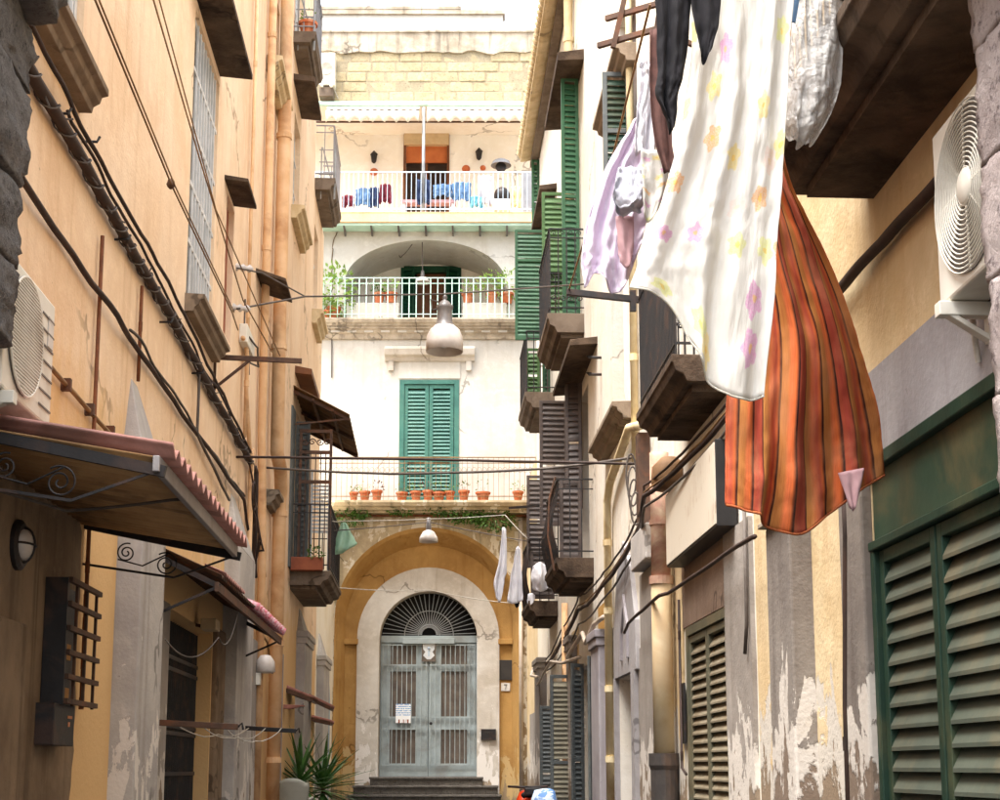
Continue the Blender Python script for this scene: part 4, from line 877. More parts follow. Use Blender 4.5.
for (u, z, l) in ((-.42,5.35,.5),(.1,5.38,.45),(.12,5.1,.4),(.3,4.85,.5),(-3.2,5.4,.5),(-3.75,5.36,.5),(-3.5,5.1,.45),(-3.8,4.2,.4),(-3.85,3.7,.4)): block(HE, EW, u, -.095, z, l, .24, .22)
# steps
for i, (hw, o1, zt) in enumerate(((1.22,.0,-.19),(1.55,.34,-.37),(1.62,.68,-.56))):
    k = MB(); k.box(EW, UC-hw, UC+hw, -.9, o1, zt-.19 if i < 2 else -1.0, zt); k.box(EW, UC-hw-.02, UC+hw+.02, o1-.03, o1+.03, zt-.05, zt+.002); k.build('step', 'step_stone', HE, bevel=.012)
# double door with iron bars and radiating fanlight
OD = -.78; dz = lambda py: ez(py, OD); du = lambda px: eu(px, 700, OD)
zt, zb = 2.88, -.18; ul, ur = UC-1.08, UC+1.08
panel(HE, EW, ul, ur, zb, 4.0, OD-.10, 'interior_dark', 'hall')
fr_ = MB(); fr_.box(EW, ul, ur, OD-.05, OD+.04, zt-.10, zt+.06); fr_.box(EW, UC-.58, UC+.58, OD+.04, OD+.12, zt-.13, zt+.0); fr_.build('transom', 'door_grey', HE, bevel=.01)
fan = MB()
for i in range(27):
    a = math.pi*(i+.5)/27; fan.bar(EW.P(UC+.16*math.cos(a), OD, zt+.08+.16*math.sin(a)), EW.P(UC+1.05*math.cos(a), OD, zt+.06+1.0*math.sin(a)), .016, .016)
for rr in (.24, .55): fan.tube([EW.P(UC+rr*math.cos(math.pi*i/24), OD+.01, zt+.07+rr*math.sin(math.pi*i/24)) for i in range(25)], .012, 5)
fan.build('fanlight', 'galv', HE)
for s in (-1, 1):
    a, b = (ul, UC-.005) if s < 0 else (UC+.005, ur); wd = b-a
    pl = (a+.22, b-.27) if s < 0 else (a+.28, b-.22)
    k = MB(); ZP = [(zb+.28, .86), (1.12, 2.14), (2.30, 2.76)]
    k.box(EW, a, pl[0], OD-.05, OD, zb, 2.78); k.box(EW, pl[1], b, OD-.05, OD, zb, 2.78)
    for q0, q1 in ((zb, ZP[0][0]), (ZP[0][1], ZP[1][0]), (ZP[1][1], ZP[2][0]), (ZP[2][1], 2.78)): k.box(EW, pl[0], pl[1], OD-.05, OD, q0, q1)
    d = k.build('door', 'door_grey', HE, bevel=.006)
    for q0, q1 in ZP: p = MB(); p.box(EW, pl[0]-.01, pl[1]+.01, OD-.06, OD-.035, q0-.01, q1+.01); p.build('door_panel', 'door_panel', d)
    g = MB()
    for i in range(10): u = a+.05+(wd-.1)*i/9; g.tube([EW.P(u,OD+.05,zb+.25), EW.P(u,OD+.05,2.74)], .010, 5)
    for z in (zb+.25, .86, 1.12, 2.28, 2.73): g.bar(EW.P(a+.02,OD+.045,z), EW.P(b-.02,OD+.045,z), .014, .03)
    g.build('iron_bars', 'door_grey', d)
k = MB(); k.sphere(EW.P(UC+.06,OD+.07,.98), .035, 10, 6); k.build('door_knob', 'iron_dark', HE, smooth=True)
# papers, plates
def sheet_uv(name, fr, u0, u1, z0, z1, o, m, label, cat, th=.004):
    mb = MB(); mb.box(fr, u0, u1, o, o+th, z0, z1); mb.uv = []
    for p in mb.v:
        q = p-fr.O; mb.uv.append(((q.dot(fr.U)-u0)/(u1-u0), (p.z-z0)/(z1-z0)))
    return tag(mb.build(name, m), label, cat)
sheet_uv('flyer', EW, eu(396,710,OD), eu(411,710,OD), dz(723), dz(704), OD+.07, 'flyer_print', 'white printed flyer with blue lines fixed to the left door leaf', 'flyer')
cu, cz = eu(429,652,OD), dz(652)
t = thing('door_sign', EW.P(cu,OD+.06,cz-.2), 'white shield-shaped sign on the bars above the double door', 'sign')
MB().plate(EW, [(cu-.14,cz+.18),(cu+.14,cz+.18),(cu+.13,cz+.06),(cu+.08,cz+.0),(cu+.13,cz-.08),(cu+.04,cz-.17),(cu-.04,cz-.17),(cu-.13,cz-.08),(cu-.08,cz),(cu-.13,cz+.06)], OD+.062, OD+.07).build('shield', 'white_paint', t)
k = MB(); k.box(EW, cu-.16, cu+.16, OD+.055, OD+.062, cz-.22, cz+.2); k.build('backing', 'door_panel', t)
k = MB(); k.sphere(EW.P(cu,OD+.07,cz+.08), .035, 8, 6); k.box(EW, cu-.02, cu+.02, OD+.07, OD+.074, cz-.1, cz+.03); k.build('emblem', 'pale_blue_paint', t)
k = MB(); k.box(EW, eu(499,660,-.5), eu(516,660,-.5), -.5, -.47, ez(680,-.5), ez(660,-.5)); tag(k.build('plaque', 'plaque_dark', bevel=.004), 'dark square plaque on the ochre pier right of the doorway', 'plaque')
t = thing('number_plate', EW.P(eu(505,687,-.5),-.5,ez(691,-.5)), 'small white marble house number plate 7 below the dark plaque', 'plate')
nu0, nu1, nz0, nz1 = eu(501,687,-.5), eu(510,687,-.5), ez(691,-.5), ez(683,-.5)
k = MB(); k.box(EW, nu0, nu1, -.5, -.48, nz0, nz1); k.build('slab', 'marble', t, bevel=.003)
k = MB(); cx, cz_ = (nu0+nu1)/2, (nz0+nz1)/2; k.bar(EW.P(cx-.035,-.477,cz_+.05), EW.P(cx+.035,-.477,cz_+.05), .006, .016); k.bar(EW.P(cx+.03,-.477,cz_+.05), EW.P(cx-.012,-.477,cz_-.055), .016, .006); k.build('numeral', 'ink', t)
t = thing('letter_box', EW.P(eu(488,735,-.42),-.42,ez(740,-.42)), 'black letter box on the pale door surround', 'letter box')
k = MB(); k.box(EW, eu(481,735,-.42), eu(496,735,-.42), -.42, -.36, ez(740,-.42), ez(729,-.42)); k.build('body', 'iron_dark', t, bevel=.006); k = MB(); k.box(EW, eu(484,735,-.42), eu(493,735,-.42), -.36, -.352, ez(733,-.42), ez(731.5,-.42)); k.build('flap', 'plaque_dark', t)
# balcony over the arch
zA = ez(500, .5)
bA = balcony(HE, EW, U0+1.2, U1-.8, .5, zA, .20, ez(457,.5)-zA, .115, 'facade_base', 'wire_tan', .0045, ends=(0,0))
k = MB(); o = .46; n = 46
for i in range(n):
    u = -4.3+5.2*i/n; k.tube([EW.P(u+.05*math.cos(a), o+.006, zA+.68+.06*math.sin(a)) for a in [2*math.pi*j/10 for j in range(11)]], .0045, 4)
k.build('ornament', 'wire_tan', bA)
k = MB(); k.box(EW, U0+1.2, U1-.8, .0, .12, zA-.30, zA-.26); k.build('rusty_beam', 'rust_pipe', HE, bevel=.01)
# white storey with teal shutters
zB = ez(318, .3); w = MB(); wu0, wu1, wz0, wz1 = eu(399,440), eu(459,440), zA, ez(380)
w.holes(EW, U0, U1, z1, zB-.02, [(wu0,wu1,wz0,wz1,.16)]); w.build('wall', 'facade_white', HE)
k = MB(); k.box(EW, wu0, wu0+.11, -.12, .02, wz0, wz1); k.box(EW, wu1-.11, wu1, -.12, .02, wz0, wz1); k.box(EW, wu0+.11, wu1-.11, -.12, .02, wz1-.10, wz1); k.build('window_frame', 'teal', HE, bevel=.005)
mw = (wu1-wu0-.22)/2
for i in range(2):
    pz = EW.P(wu0+.11+mw*i, -.03, 0); shutter(HE, pz, RT, mw-.012, wz0+.02, wz1-.11, 'teal', 'teal', .085, .085, .05, (.36,))
panel(HE, EW, wu0, wu1, wz0, wz1, -.12, 'interior_brown', 'room')
hu0, hu1, hz0, hz1 = eu(385,355), eu(475,355), ez(366), ez(349)
k = MB(); k.prof(EW, hu0, hu1, [(-.01,hz0+.10),(.06,hz0+.10),(.09,hz0+.18),(.18,hz0+.22),(.22,hz1-.05),(.22,hz1),(-.01,hz1+.03)]); k.box(EW, hu0+.08, hu0+.2, 0, .07, hz0-.12, hz0+.1); k.box(EW, hu1-.2, hu1-.08, 0, .07, hz0-.12, hz0+.1); k.build('window_hood', 'surround', HE, bevel=.008)
k = MB(); k.box(EW, wu0-.02, wu1+.02, 0, .025, wz1+.03, hz0+.1); k.build('window_frieze', 'facade_white', HE)
k = MB(); k.prof(EW, U0, U1, [(-.01,zB-.42),(.05,zB-.42),(.08,zB-.30),(.14,zB-.28),(.16,zB-.20),(-.01,zB-.20)]); k.build('cornice', 'coping', HE, bevel=.01)
src = MB().box(EW, -4.6, -4.4, .04, .15, zB-.285, zB-.2).build('dentil', 'facade_white', HE); rep(src, [RT*(.38*i) for i in range(1, 16)])
balcony(HE, EW, U0+1, U1-.5, .34, zB, .16, ez(278,.3)-zB, .16, 'coping', 'mint_paint', .011, ends=(0,0))
# loggia
zC = ez(212, .45); AB = arch(eu(425,280), ez(282), 1.84, ez(240)-ez(282), zB-.1)
w = MB(); w.face(EW, [(U0,zB-.1)] + AB + [(U1,zB-.1),(U1,zC-.1),(U0,zC-.1)], 0)
w.strip([EW.P(u,0,z) for u, z in AB], [EW.P(u,-1.7,z) for u, z in AB]); w.build('loggia_wall', 'facade_white', HE)
OL = -1.7; w = MB(); d0, d1, dt = eu(402,290,OL), eu(460,290,OL), ez(268,OL)
w.holes(EW, -4.5, 1.2, zB-.1, zC-.1, [(d0,d1,zB-.1,dt,.2)], o=OL); w.build('loggia_back_wall', 'terrace_white', HE)
w = MB(); w.box(EW, -4.5, 1.2, OL, .02, zB-.14, zB-.02); w.build('loggia_floor', 'concrete', HE)
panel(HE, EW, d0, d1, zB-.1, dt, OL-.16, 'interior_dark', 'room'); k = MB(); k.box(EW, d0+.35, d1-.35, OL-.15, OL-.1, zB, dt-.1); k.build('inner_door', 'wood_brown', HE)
k = MB(); k.box(EW, d0-.03, d0+.04, OL-.1, OL+.03, zB, dt); k.box(EW, d1-.04, d1+.03, OL-.1, OL+.03, zB, dt); k.box(EW, d0+.04, d1-.04, OL-.1, OL+.03, dt-.12, dt+.04); k.build('door_frame', 'green_deep', HE)
shutter(HE, EW.P(d0,OL+.05,0), RT*.9+FH*-.35, .34, zB+.02, dt-.05, 'green_deep', 'green_deep', .09, .06); shutter(HE, EW.P(d1-.33,OL+.16,0), RT*.9+FH*.35, .34, zB+.02, dt-.05, 'green_deep', 'green_deep', .09, .06)
for a, b in ((-3.5,-2.3), (-.85,.15)): k = MB(); k.box(EW, a, b, -.05, .12, zB, zB+.42); k.build('parapet', 'facade_white', HE, bevel=.01)
# terrace above
w = MB(); w.box(EW, U0, U1, -1.9, .46, zC-.02, zC); w.box(EW, U0, U1, -.3, .45, zC-.24, zC-.02); w.build('terrace_slab', 'peach_band', HE, bevel=.01)
k = MB(); k.box(EW, U0, U1, .0, .40, zC-.30, zC-.242); k.build('soffit', 'mint_paint', HE)
b0 = MB().hexa([EW.P(-4.2,0,zC-.42),EW.P(-4.16,0,zC-.42),EW.P(-4.16,.04,zC-.42),EW.P(-4.2,.04,zC-.42),EW.P(-4.2,0,zC-.30),EW.P(-4.16,0,zC-.30),EW.P(-4.16,.38,zC-.30),EW.P(-4.2,.38,zC-.30)]).build('bracket', 'lamp_grey', HE); rep(b0, [RT*(.62*i) for i in range(1, 9)])
r = MB(); zr = ez(172,.43); o = .42
for z in (zr, zC+.08): r.bar(EW.P(-5,o,z), EW.P(1.5,o,z), .03, .025)
for i in range(60): u = -5+6.5*i/59; r.bar(EW.P(u,o,zC), EW.P(u,o,zr), .014, .014)
r.build('terrace_railing', 'pale_blue_paint', HE)
OT = -1.7; zT = ez(104); tu0, tu1, tz1 = eu(406,160,OT), eu(447,160,OT), ez(130,OT)
w = MB(); w.holes(EW, U0, U1, zC-.1, zT+.1, [(tu0,tu1,zC-.1,tz1,.14)], o=OT); w.build('terrace_wall', 'terrace_white', HE)
panel(HE, EW, tu0, tu1, zC-.1, tz1, OT-.12, 'interior_brown', 'room')
k = MB(); zs_ = ez(146,OT); k.box(EW, tu0-.05, tu1+.05, OT-.05, OT+.10, zs_, tz1+.02); k.build('blind_box', 'beige_box', HE, bevel=.01)
k = MB(); k.box(EW, tu0, tu1, OT-.08, OT-.04, ez(162,OT), zs_); k.build('roller_blind', 'orange_blind', HE)
k = MB(); k.box(EW, tu0-.06, tu0, OT-.06, OT+.03, zC, tz1); k.box(EW, tu1, tu1+.06, OT-.06, OT+.03, zC, tz1); k.box(EW, (tu0+tu1)/2-.03, (tu0+tu1)/2+.03, OT-.1, OT-.05, zC, zs_); k.build('door_frame', 'wood_brown', HE)
k = MB(); k.box(EW, U0, U1, OT, .0, zT-.02, zT+.06); k.build('terrace_ceiling', 'terrace_white', HE)
# bare tuff wall with every block laid, coping, set-back parapet
zM0, zM1 = zT+.06, ez(52); w = MB(); w.box(EW, U0, U1, -.5, -.02, zM0, zM1+.3); w.build('upper_wall', 'mortar', HE)
random.seed(9); nr = 5; hh = (zM1-zM0)/nr
for r in range(nr):
    u = -4.6 + (r%2)*.33
    while u < 1.1:
        l = random.uniform(.42,.7); block(HE, EW, u+l/2, -.11+random.uniform(-.012,.014), zM0+hh*(r+.5), l-.03, .2, hh-.028); u += l
k = MB(); z2 = ez(32,.06); n = 60; low = [(U0+(U1-U0)*i/n, zM1-.02+.10*mnoise.noise(Vector((i*.35,2,0)))+.05*mnoise.noise(Vector((i*1.3,5,0)))) for i in range(n+1)]
k.plate(EW, low + [(U1,z2),(U0,z2)], -.03, .035); k.box(EW, U0, U1, -.5, .07, z2, z2+.05); k.build('coping', 'coping', HE)
OP = -3.0; pu = eu(503,20,OP); k = MB(); k.box(EW, U0, pu, OP-.3, OP, z2-.5, ez(15,OP)); k.build('parapet', 'facade_white', HE)
k = MB(); k.box(EW, U0, pu+.05, OP-.35, OP+.05, ez(15,OP), ez(10.5,OP)); k.box(EW, U0, eu(461,8,OP), OP-.35, OP+.06, ez(10.5,OP), ez(7,OP)); k.build('parapet_coping', 'coping', HE, bevel=.01)
k = MB(); k.box(EW, U0, U1, OP-.3, -.5, z2-.2, z2-.1); k.build('roof', 'concrete', HE)
# scalloped awning under a pale gutter
k = MB(); k.tube([EW.P(U0,.16,ez(104,.16)), EW.P(U1,.16,ez(104,.16))], .06, 10); tag(k.build('gutter', 'mint_paint', smooth=True), 'pale green gutter under the bare block wall', 'gutter')
for (pa, pb, lab) in ((326,419,'white scalloped awning over the terrace, left half'), (427,528,'white scalloped awning over the terrace, right half')):
    a, b = eu(pa,115,.45), eu(pb,115,.45); t = thing('awning', EW.P((a+b)/2,.2,ez(124,.45)), lab, 'awning', 'terrace awnings'); n = 90; za, zv = ez(109.5,.45), ez(123,.45)
    top = [EW.P(a+(b-a)*i/n, .45+.006*math.sin(i*.9), za) for i in range(n+1)]; bot = [EW.P(a+(b-a)*i/n, .46+.012*math.sin(i*.7), zv+.12*abs(math.sin(math.pi*(b-a)/.27*i/n))) for i in range(n+1)]
    MB().strip(top, bot).build('valance', 'awning_cloth', t, smooth=True, solid=.004)
    MB().strip([EW.P(a+(b-a)*i/n, .02, ez(103,.02)-.06) for i in range(n+1)], top).build('canvas', 'awning_cloth', t, smooth=True, solid=.004)
    MB().tube([EW.P(a,.44,za), EW.P(b,.44,za)], .02, 8).build('front_rod', 'iron_brown', t)
k = MB(); k.tube([EW.P(U0,.1,ez(122,.1)), EW.P(U1,.1,ez(122,.1))], .025, 8); tag(k.build('awning_rod', 'iron_brown'), 'long brown rod under the scalloped awning', 'rod')
k = MB(); pu_ = eu(423.5,150,.3); k.tube([EW.P(pu_,.3,zC), EW.P(pu_,.3,ez(108,.3))], .038, 10); tag(k.build('terrace_post', 'galv', smooth=True), 'slim grey post holding up the scalloped awning', 'post')
# air conditioner high at the left end of the block wall
zq = ez(85,.3); ac_unit('white air conditioner hung high against the bare block wall', EW, eu(319,70,.3), eu(335,70,.3), .02, .32, zq, ez(53,.3), 'mesh')
k = MB(); k.box(EW, eu(319,95,.3), eu(333,95,.3), 0, .3, ez(96,.3), ez(87,.3)); tag(k.build('unit_shelf', 'concrete', bevel=.01), 'brown shelf under the highest air conditioner', 'shelf')
# terrace things
def lantern(px, py, lab):
    c = EW.W(px, py, OT+.12); t = thing('wall_lantern', c-Vector((0,0,.2)), lab, 'lantern', 'terrace lanterns')
    MB().lathe(c, [(0,.17),(.02,.15),(.10,.06),(.085,.05),(.06,-.12),(.03,-.15),(0,-.17)], 6).build('frame', 'iron_dark', t)
    MB().lathe(c, [(.066,.03),(.074,.03),(.058,-.09),(0,-.09)], 6).build('glass', 'lamp_shell', t); k = MB(); k.bar(c+Vector((0,0,.12)), c+FH*.12+Vector((0,0,.14)), .02, .02); k.build('arm', 'iron_dark', t)
lantern(374, 157, 'small black wall lantern left of the terrace door'); lantern(479, 154, 'small black wall lantern right of the terrace door')
for px, py, r, lab in ((374,172,.10,'terracotta sun plaque under the left lantern'), (466,169,.10,'round terracotta plaque right of the terrace door'), (483,168,.07,'small terracotta face plaque under the right lantern')):
    c = EW.W(px, py, OT+.01); k = MB(); k.lathe(c, [(0,.05),(r*.5,.045),(r*.62,.02)] + [(r,.01),(r,0),(0,0)], 14, -FH); tag(k.build('wall_plaque', 'terracotta'), lab, 'plaque', 'terrace plaques')
def ecloth(name, px0, px1, py0, py1, m, lab, o=.25, flare=0, cat='cloth', grp='cloths drying on the terrace', folds=3):
    Y = DE-o; return tag(cloth(name, [[(px0,py0,Y),((px0+px1)/2,py0-1,Y),(px1,py0,Y)],[(px0-flare,(py0+py1)/2,Y),((px0+px1)/2,(py0+py1)/2,Y),(px1+flare*.5,(py0+py1)/2,Y)],[(px0-flare,py1,Y),((px0+px1)/2,py1-2.5,Y),(px1+flare,py1-1+px0%3,Y)]], m, 16, 16, folds, .05, px0*.1, crump=.8), lab, cat, grp)
ecloth('towel', 356, 370, 189, 207, 'blue_cloth', 'light blue towel at the left of the terrace')
ecloth('trousers', 370, 379, 188, 209, 'denim', 'dark blue trousers hung between the blue towel and red shirt')
ecloth('shirt', 380, 391, 185, 204, 'red_cloth', 'dark red shirt drying on the terrace', flare=1)
ecloth('tablecloth', 433, 452, 185, 198, 'blue_cloth', 'light blue cloth just right of the awning post', cat='cloth'); ecloth('towel', 452, 471, 183, 202, 'blue_cloth', 'blue towel right of centre on the terrace'); ecloth('towel', 470, 483, 197, 209, 'cyan_cloth', 'pale turquoise cloth low behind the terrace railing')
ecloth('trousers', 417, 430, 180, 206, 'denim', 'dark blue cloth hanging left of the awning post'); ecloth('towel', 511, 521, 187, 209, 'yellow_cloth', 'pale yellow cloth near the right end of the terrace'); ecloth('blanket', 328, 338, 190, 208, 'denim', 'dark cloth at the far left end of the terrace'); ecloth('towel', 342, 354, 196, 209, 'red_cloth', 'reddish patterned cloth low at the left of the terrace')
ecloth('sheet', 478, 492, 176, 206, 'white_cloth', 'white sheet hanging left of the barbecue')
k = MB(); k.box(EW, eu(523,190,.2), eu(536,190,.2), .2, .24, zC, ez(172,.2)); tag(k.build('screen_panel', 'grey_panel', bevel=.01), 'grey panel at the right end of the terrace railing', 'panel')
k = MB(); k.box(EW, eu(401,203,.1), eu(456,203,.1), .0, .25, ez(205,.1), ez(202,.1)); 
t = thing('bench', EW.P(eu(428,203,.1),.1,zC), 'pale bench behind the terrace railing below the post', 'bench'); k.build('seat', 'rose_cloth', t)
for px in (404, 453): k = MB(); k.box(EW, eu(px,205,.1)-.03, eu(px,205,.1)+.03, .02, .22, zC, ez(205,.1)); k.build('leg', 'white_paint', t)
c = EW.W(502, 196, .0); t = thing('barbecue', c-Vector((0,0,.25)), 'black kettle barbecue with a raised lid on the terrace', 'barbecue')
MB().sphere(c, .19, 16, 10, (1,1,1.1)).build('bowl', 'iron_dark', t, smooth=True); c2 = EW.W(501, 167, -.2)
MB().lathe(c2, [(0,.05),(.11,.05),(.12,.02),(.13,0),(0,-.02)], 16, -FH).build('lid', 'iron_dark', t); MB().lathe(c2+Vector((0,0,.03)), [(.24,0),(.20,.09),(.12,.14),(0,.16)], 16).build('hood', 'grey_panel', t, smooth=True); k = MB(); k.box(EW, eu(494,205,0), eu(510,205,0), -.2, .2, ez(205,0)-.2, ez(202,0)); k.build('stand', 'white_paint', t)
# loggia: plants, hanging lamp
pot_plant('potted_plant', EW.P(eu(334,305,.1),.12,zB), .16, .3, 'big leafy pale green plant at the left end of the loggia railing', None, 'leaf_light', 420, 3.0, .12, tall=1.4)
pot_plant('potted_plant', EW.P(eu(326,312,.4),.20,zB+.0), .11, .2, 'small pot with trailing leaves at the far left loggia corner', None, 'leaf_light', 120, 2.0, .10)
for i, (px, r, lab, lf) in enumerate(((379,.13,'terracotta pot with a bushy top on the left loggia parapet','leaf_green'),(391,.15,'wider terracotta pot next to the green loggia door','leaf_light'),(468,.14,'terracotta pot just right of the green loggia door','leaf_light'),(492,.13,'terracotta pot on the right loggia parapet','leaf_light'),(507,.15,'terracotta pot at the right end of the loggia beside the green shutter','leaf_light'))):
    pot_plant('potted_plant', EW.P(eu(px,290,.1),.04,zB+.42), r, .24, lab, 'loggia pots', lf, 60 if i < 3 else 150, 1.3 if i < 3 else 2.4, .09, tall=1.1)
wire('vine', [EW.P(eu(330,290,.1),.1,zB+.6), EW.P(eu(333,250,.05),.05,ez(250)), EW.P(eu(337,235,.03),.03,ez(233))], .012, 'stem', 'bare thin branches climbing beside the loggia arch', 'plant', 8, .15, 0, 3)
def dome_lamp(name, top, bottom, wpx, Y, lab, shape='dome', ms='lamp_shell'):
    p = Q(*top, Y); q = Q(top[0], bottom, Y); h = p.z-q.z; r = (Q(top[0]+wpx/2, bottom, Y)-q).length
    t = thing(name, q, lab, 'lamp')
    if shape == 'bell':
        MB().lathe(q, [(0,h*.99),(.02,h*.98),(.035,h*.93),(.02,h*.90),(r*.26,h*.86),(r*.34,h*.82),(r*.46,h*.79),(r*.44,h*.74),(r*.40,h*.72),(r*.42,h*.52),(r*.56,h*.45),(r*.60,h*.43)], 28).build('gear_housing', 'lamp_grey', t, smooth=True)
        MB().lathe(q, [(r*.58,h*.44),(r*.82,h*.37),(r*.97,h*.26),(r,h*.16),(r,0),(r*.96,0),(r*.93,h*.2),(r*.5,h*.38)], 32).build('shade', ms, t, smooth=True)
        MB().sphere(q+Vector((0,0,h*.16)), r*.3, 12, 8).build('bulb', 'white_paint', t, smooth=True)
        MB().tube([q+Vector((-r*.35,0,h*.86)), q+Vector((-r*.75,0,h*.9)), q+Vector((-r*.7,0,h*.72)), q+Vector((-r*.42,0,h*.74))], .012, 6).build('cable_loop', 'cable_grey', t)
    else:
        MB().lathe(q, [(0,h),(r*.22,h*.98),(r*.25,h*.55),(r*.6,h*.46),(r*.95,h*.2),(r,0),(r*.96,0),(r*.8,h*.25),(0,h*.4)], 26).build('shade', ms, t, smooth=True)
        MB().lathe(q, [(0,h*1.12),(r*.2,h*1.1),(r*.3,h*.62),(r*.26,h*.5)], 16).build('cap', 'lamp_grey', t, smooth=True)
    return t
dome_lamp('street_lamp', (444.5,294), 352, 37, 18.4, 'large grey bell-shaped street lamp hanging over the alley', 'bell')
dome_lamp('street_lamp', (428.5,520), 542, 19, 28.0, 'small white-shaded street lamp hanging in front of the ochre arch')
t = dome_lamp('hanging_lamp', (422.5,272), 283, 15, DE+.2, 'white dome lamp hanging in front of the green loggia door')
MB().tube([Q(422.5,272,DE+.2), Q(422,225,DE+.2)], .012, 6).build('cord', 'cable_grey', t)
wire('cable', [Q(422,225,DE+.2), Q(402,256,DE+.4), Q(398,250,DE+1.2)], .010, 'cable_grey', 'slack cable looping left of the loggia lamp', 'cable', 6, 0, .1)
# pots along the balcony over the arch
random.seed(31)
for i, (px, r, m, lab) in enumerate(((354,.10,'pot_dark','small dark pot, leftmost on the balcony over the arch'),(365,.12,'terracotta','terracotta pot, second from the left on the arch balcony'),(377,.12,'terracotta','terracotta pot, third from the left on the arch balcony'),(402,.13,'terracotta','terracotta pot under the left edge of the teal shutters'),(416,.12,'terracotta','terracotta pot under the left teal shutter leaf'),(428,.12,'terracotta','terracotta pot in the middle under the teal shutters'),(439,.14,'terracotta','wide terracotta pot under the right teal shutter leaf'),(450,.11,'terracotta','terracotta pot under the right edge of the teal shutters'),(464,.12,'terracotta','terracotta pot just right of the teal shutters'),(483,.16,'terracotta','widest terracotta planter, second from the right on the arch balcony'),(518,.12,'pot_dark','dark pot, rightmost on the balcony over the arch'))):
    pot_plant('potted_plant', EW.P(eu(px,495,.3),.34,zA), r, .2+.02*(i%3), lab, 'pots on the arch balcony', ('leaf_green','leaf_light','brown_cloth')[i%3] if i != 8 else 'leaf_green', 22, 1.2, .06)
# weeds on the balcony edge and wall
for i, (px, py, r) in enumerate(((401,508,.28),(348,517,.34),(437,508,.26),(462,515,.3),(495,520,.42),(476,516,.22),(360,512,.2))):
    k = MB(); foliage(k, EW.W(px, py, .3), r, int(230*r/.3), .085, (1.2,.35,.6), .6); tag(k.build('wall_weed', 'leaf_green'), ('tuft of weeds under the balcony ledge above the arch, '+('just left of the arch crown','at the far left','right of the arch crown','second from the right','farthest right, largest','below the right pots','between the left pots')[i]), 'weeds', 'weeds on the old wall')
wire('conduit', [EW.P(eu(332,335),.03,ez(335)), EW.P(eu(332,375),.03,ez(378))], .014, 'cable_grey', 'thin grey conduit on the white wall at far left', 'pipe', 3, 0)
wire('conduit', [EW.P(eu(334,336),.03,ez(336)), EW.P(eu(515,336),.03,ez(336.5))], .012, 'cable_grey', 'thin grey conduit running under the loggia cornice', 'pipe', 8, .01)

# ------------------------------------------------------------------ near house on the right
HR = thing('house', (XR+1, 6, ground(6)), 'ochre house with the big dark balcony at near right', 'house')
shopz = 1.46
w = MB(); w.holes(RW, 1.5, 9.75, -2.2, 6.4, [(4.3,7.1,-2.2,shopz,.12), (4.9,6.5,3.05,5.6,.2)]); w.build('wall', 'ochre_faded', HR)
k = MB(); k.box(RW, 1.5, 7.1, -.02, .012, shopz, 1.905); k.build('painted_band', 'purple_grey', HR)
k = MB(); k.box(RW, 1.5, 9.75, -5, .12, 6.4, 6.54); k.build('roof', 'concrete', HR)  # unseen roof set low so more daylight reaches the alley
panel(HR, RW, 4.9, 6.5, 3.05, 5.6, -.15, 'interior_brown', 'door')
k = MB(); k.box(RW, 4.3, 7.1, -.12, .035, shopz-.05, shopz+.015); k.box(RW, 4.3, 7.1, -.12, .03, 1.03, 1.075); k.box(RW, 7.04, 7.1, -.12, .022, -1.5, 1.03); k.build('shop_frame', 'green_frame', HR, bevel=.006)
k = MB(); k.box(RW, 4.3, 7.1, -.1, -.005, 1.076, shopz-.051); k.build('shop_fascia', 'green_shop', HR)
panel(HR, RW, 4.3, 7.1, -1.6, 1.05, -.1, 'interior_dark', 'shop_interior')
for a, b in ((6.24,7.03), (5.42,6.215), (4.6,5.395)): shutter(HR, RW.P(b,-.03,0), (0,-1,0), b-a, -1.38, 1.025, 'green_frame', 'green_slat', .098, .062, .055)
k = MB(); k.box(RW, 7.11, 7.5, -.01, .06, -1.6, 1.42); k.build('post', 'grey_dark', HR, bevel=.015)
pilaster(HR, RW, 8.28, 8.85, .13, 1.42, 'grey_dark'); k = MB(); k.prof(RW, 8.25, 8.88, [(-.01,1.42),(.17,1.42),(.17,1.45),(-.01,1.56)]); k.build('pilaster_cap', 'coping', HR, bevel=.006)
balcony(HR, RW, 4.2, 6.97, .53, 3.0, .21, 1.0, .10, 'concrete_dark', 'iron_dark', .008)
# pinkish stone pillar at the very right edge
SP = thing('stone_pillar', (XR-.1, 4.7, ground(4)), 'pinkish grey worn stone pillar at the right edge', 'pillar')
for i in range(9):
    y0 = -60+115*i; pa, pb = Q(974+.06*y0, y0, 4.85), Q(974+.06*(y0+112), y0+112, 4.85); xl = (pa.x+pb.x)/2
    stone(SP, (xl+.48, 4.5, (pa.z+pb.z)/2), (.5, .36, (pa.z-pb.z)/2*1.04), i+40, 'pink_stone', .02, .03, .018)

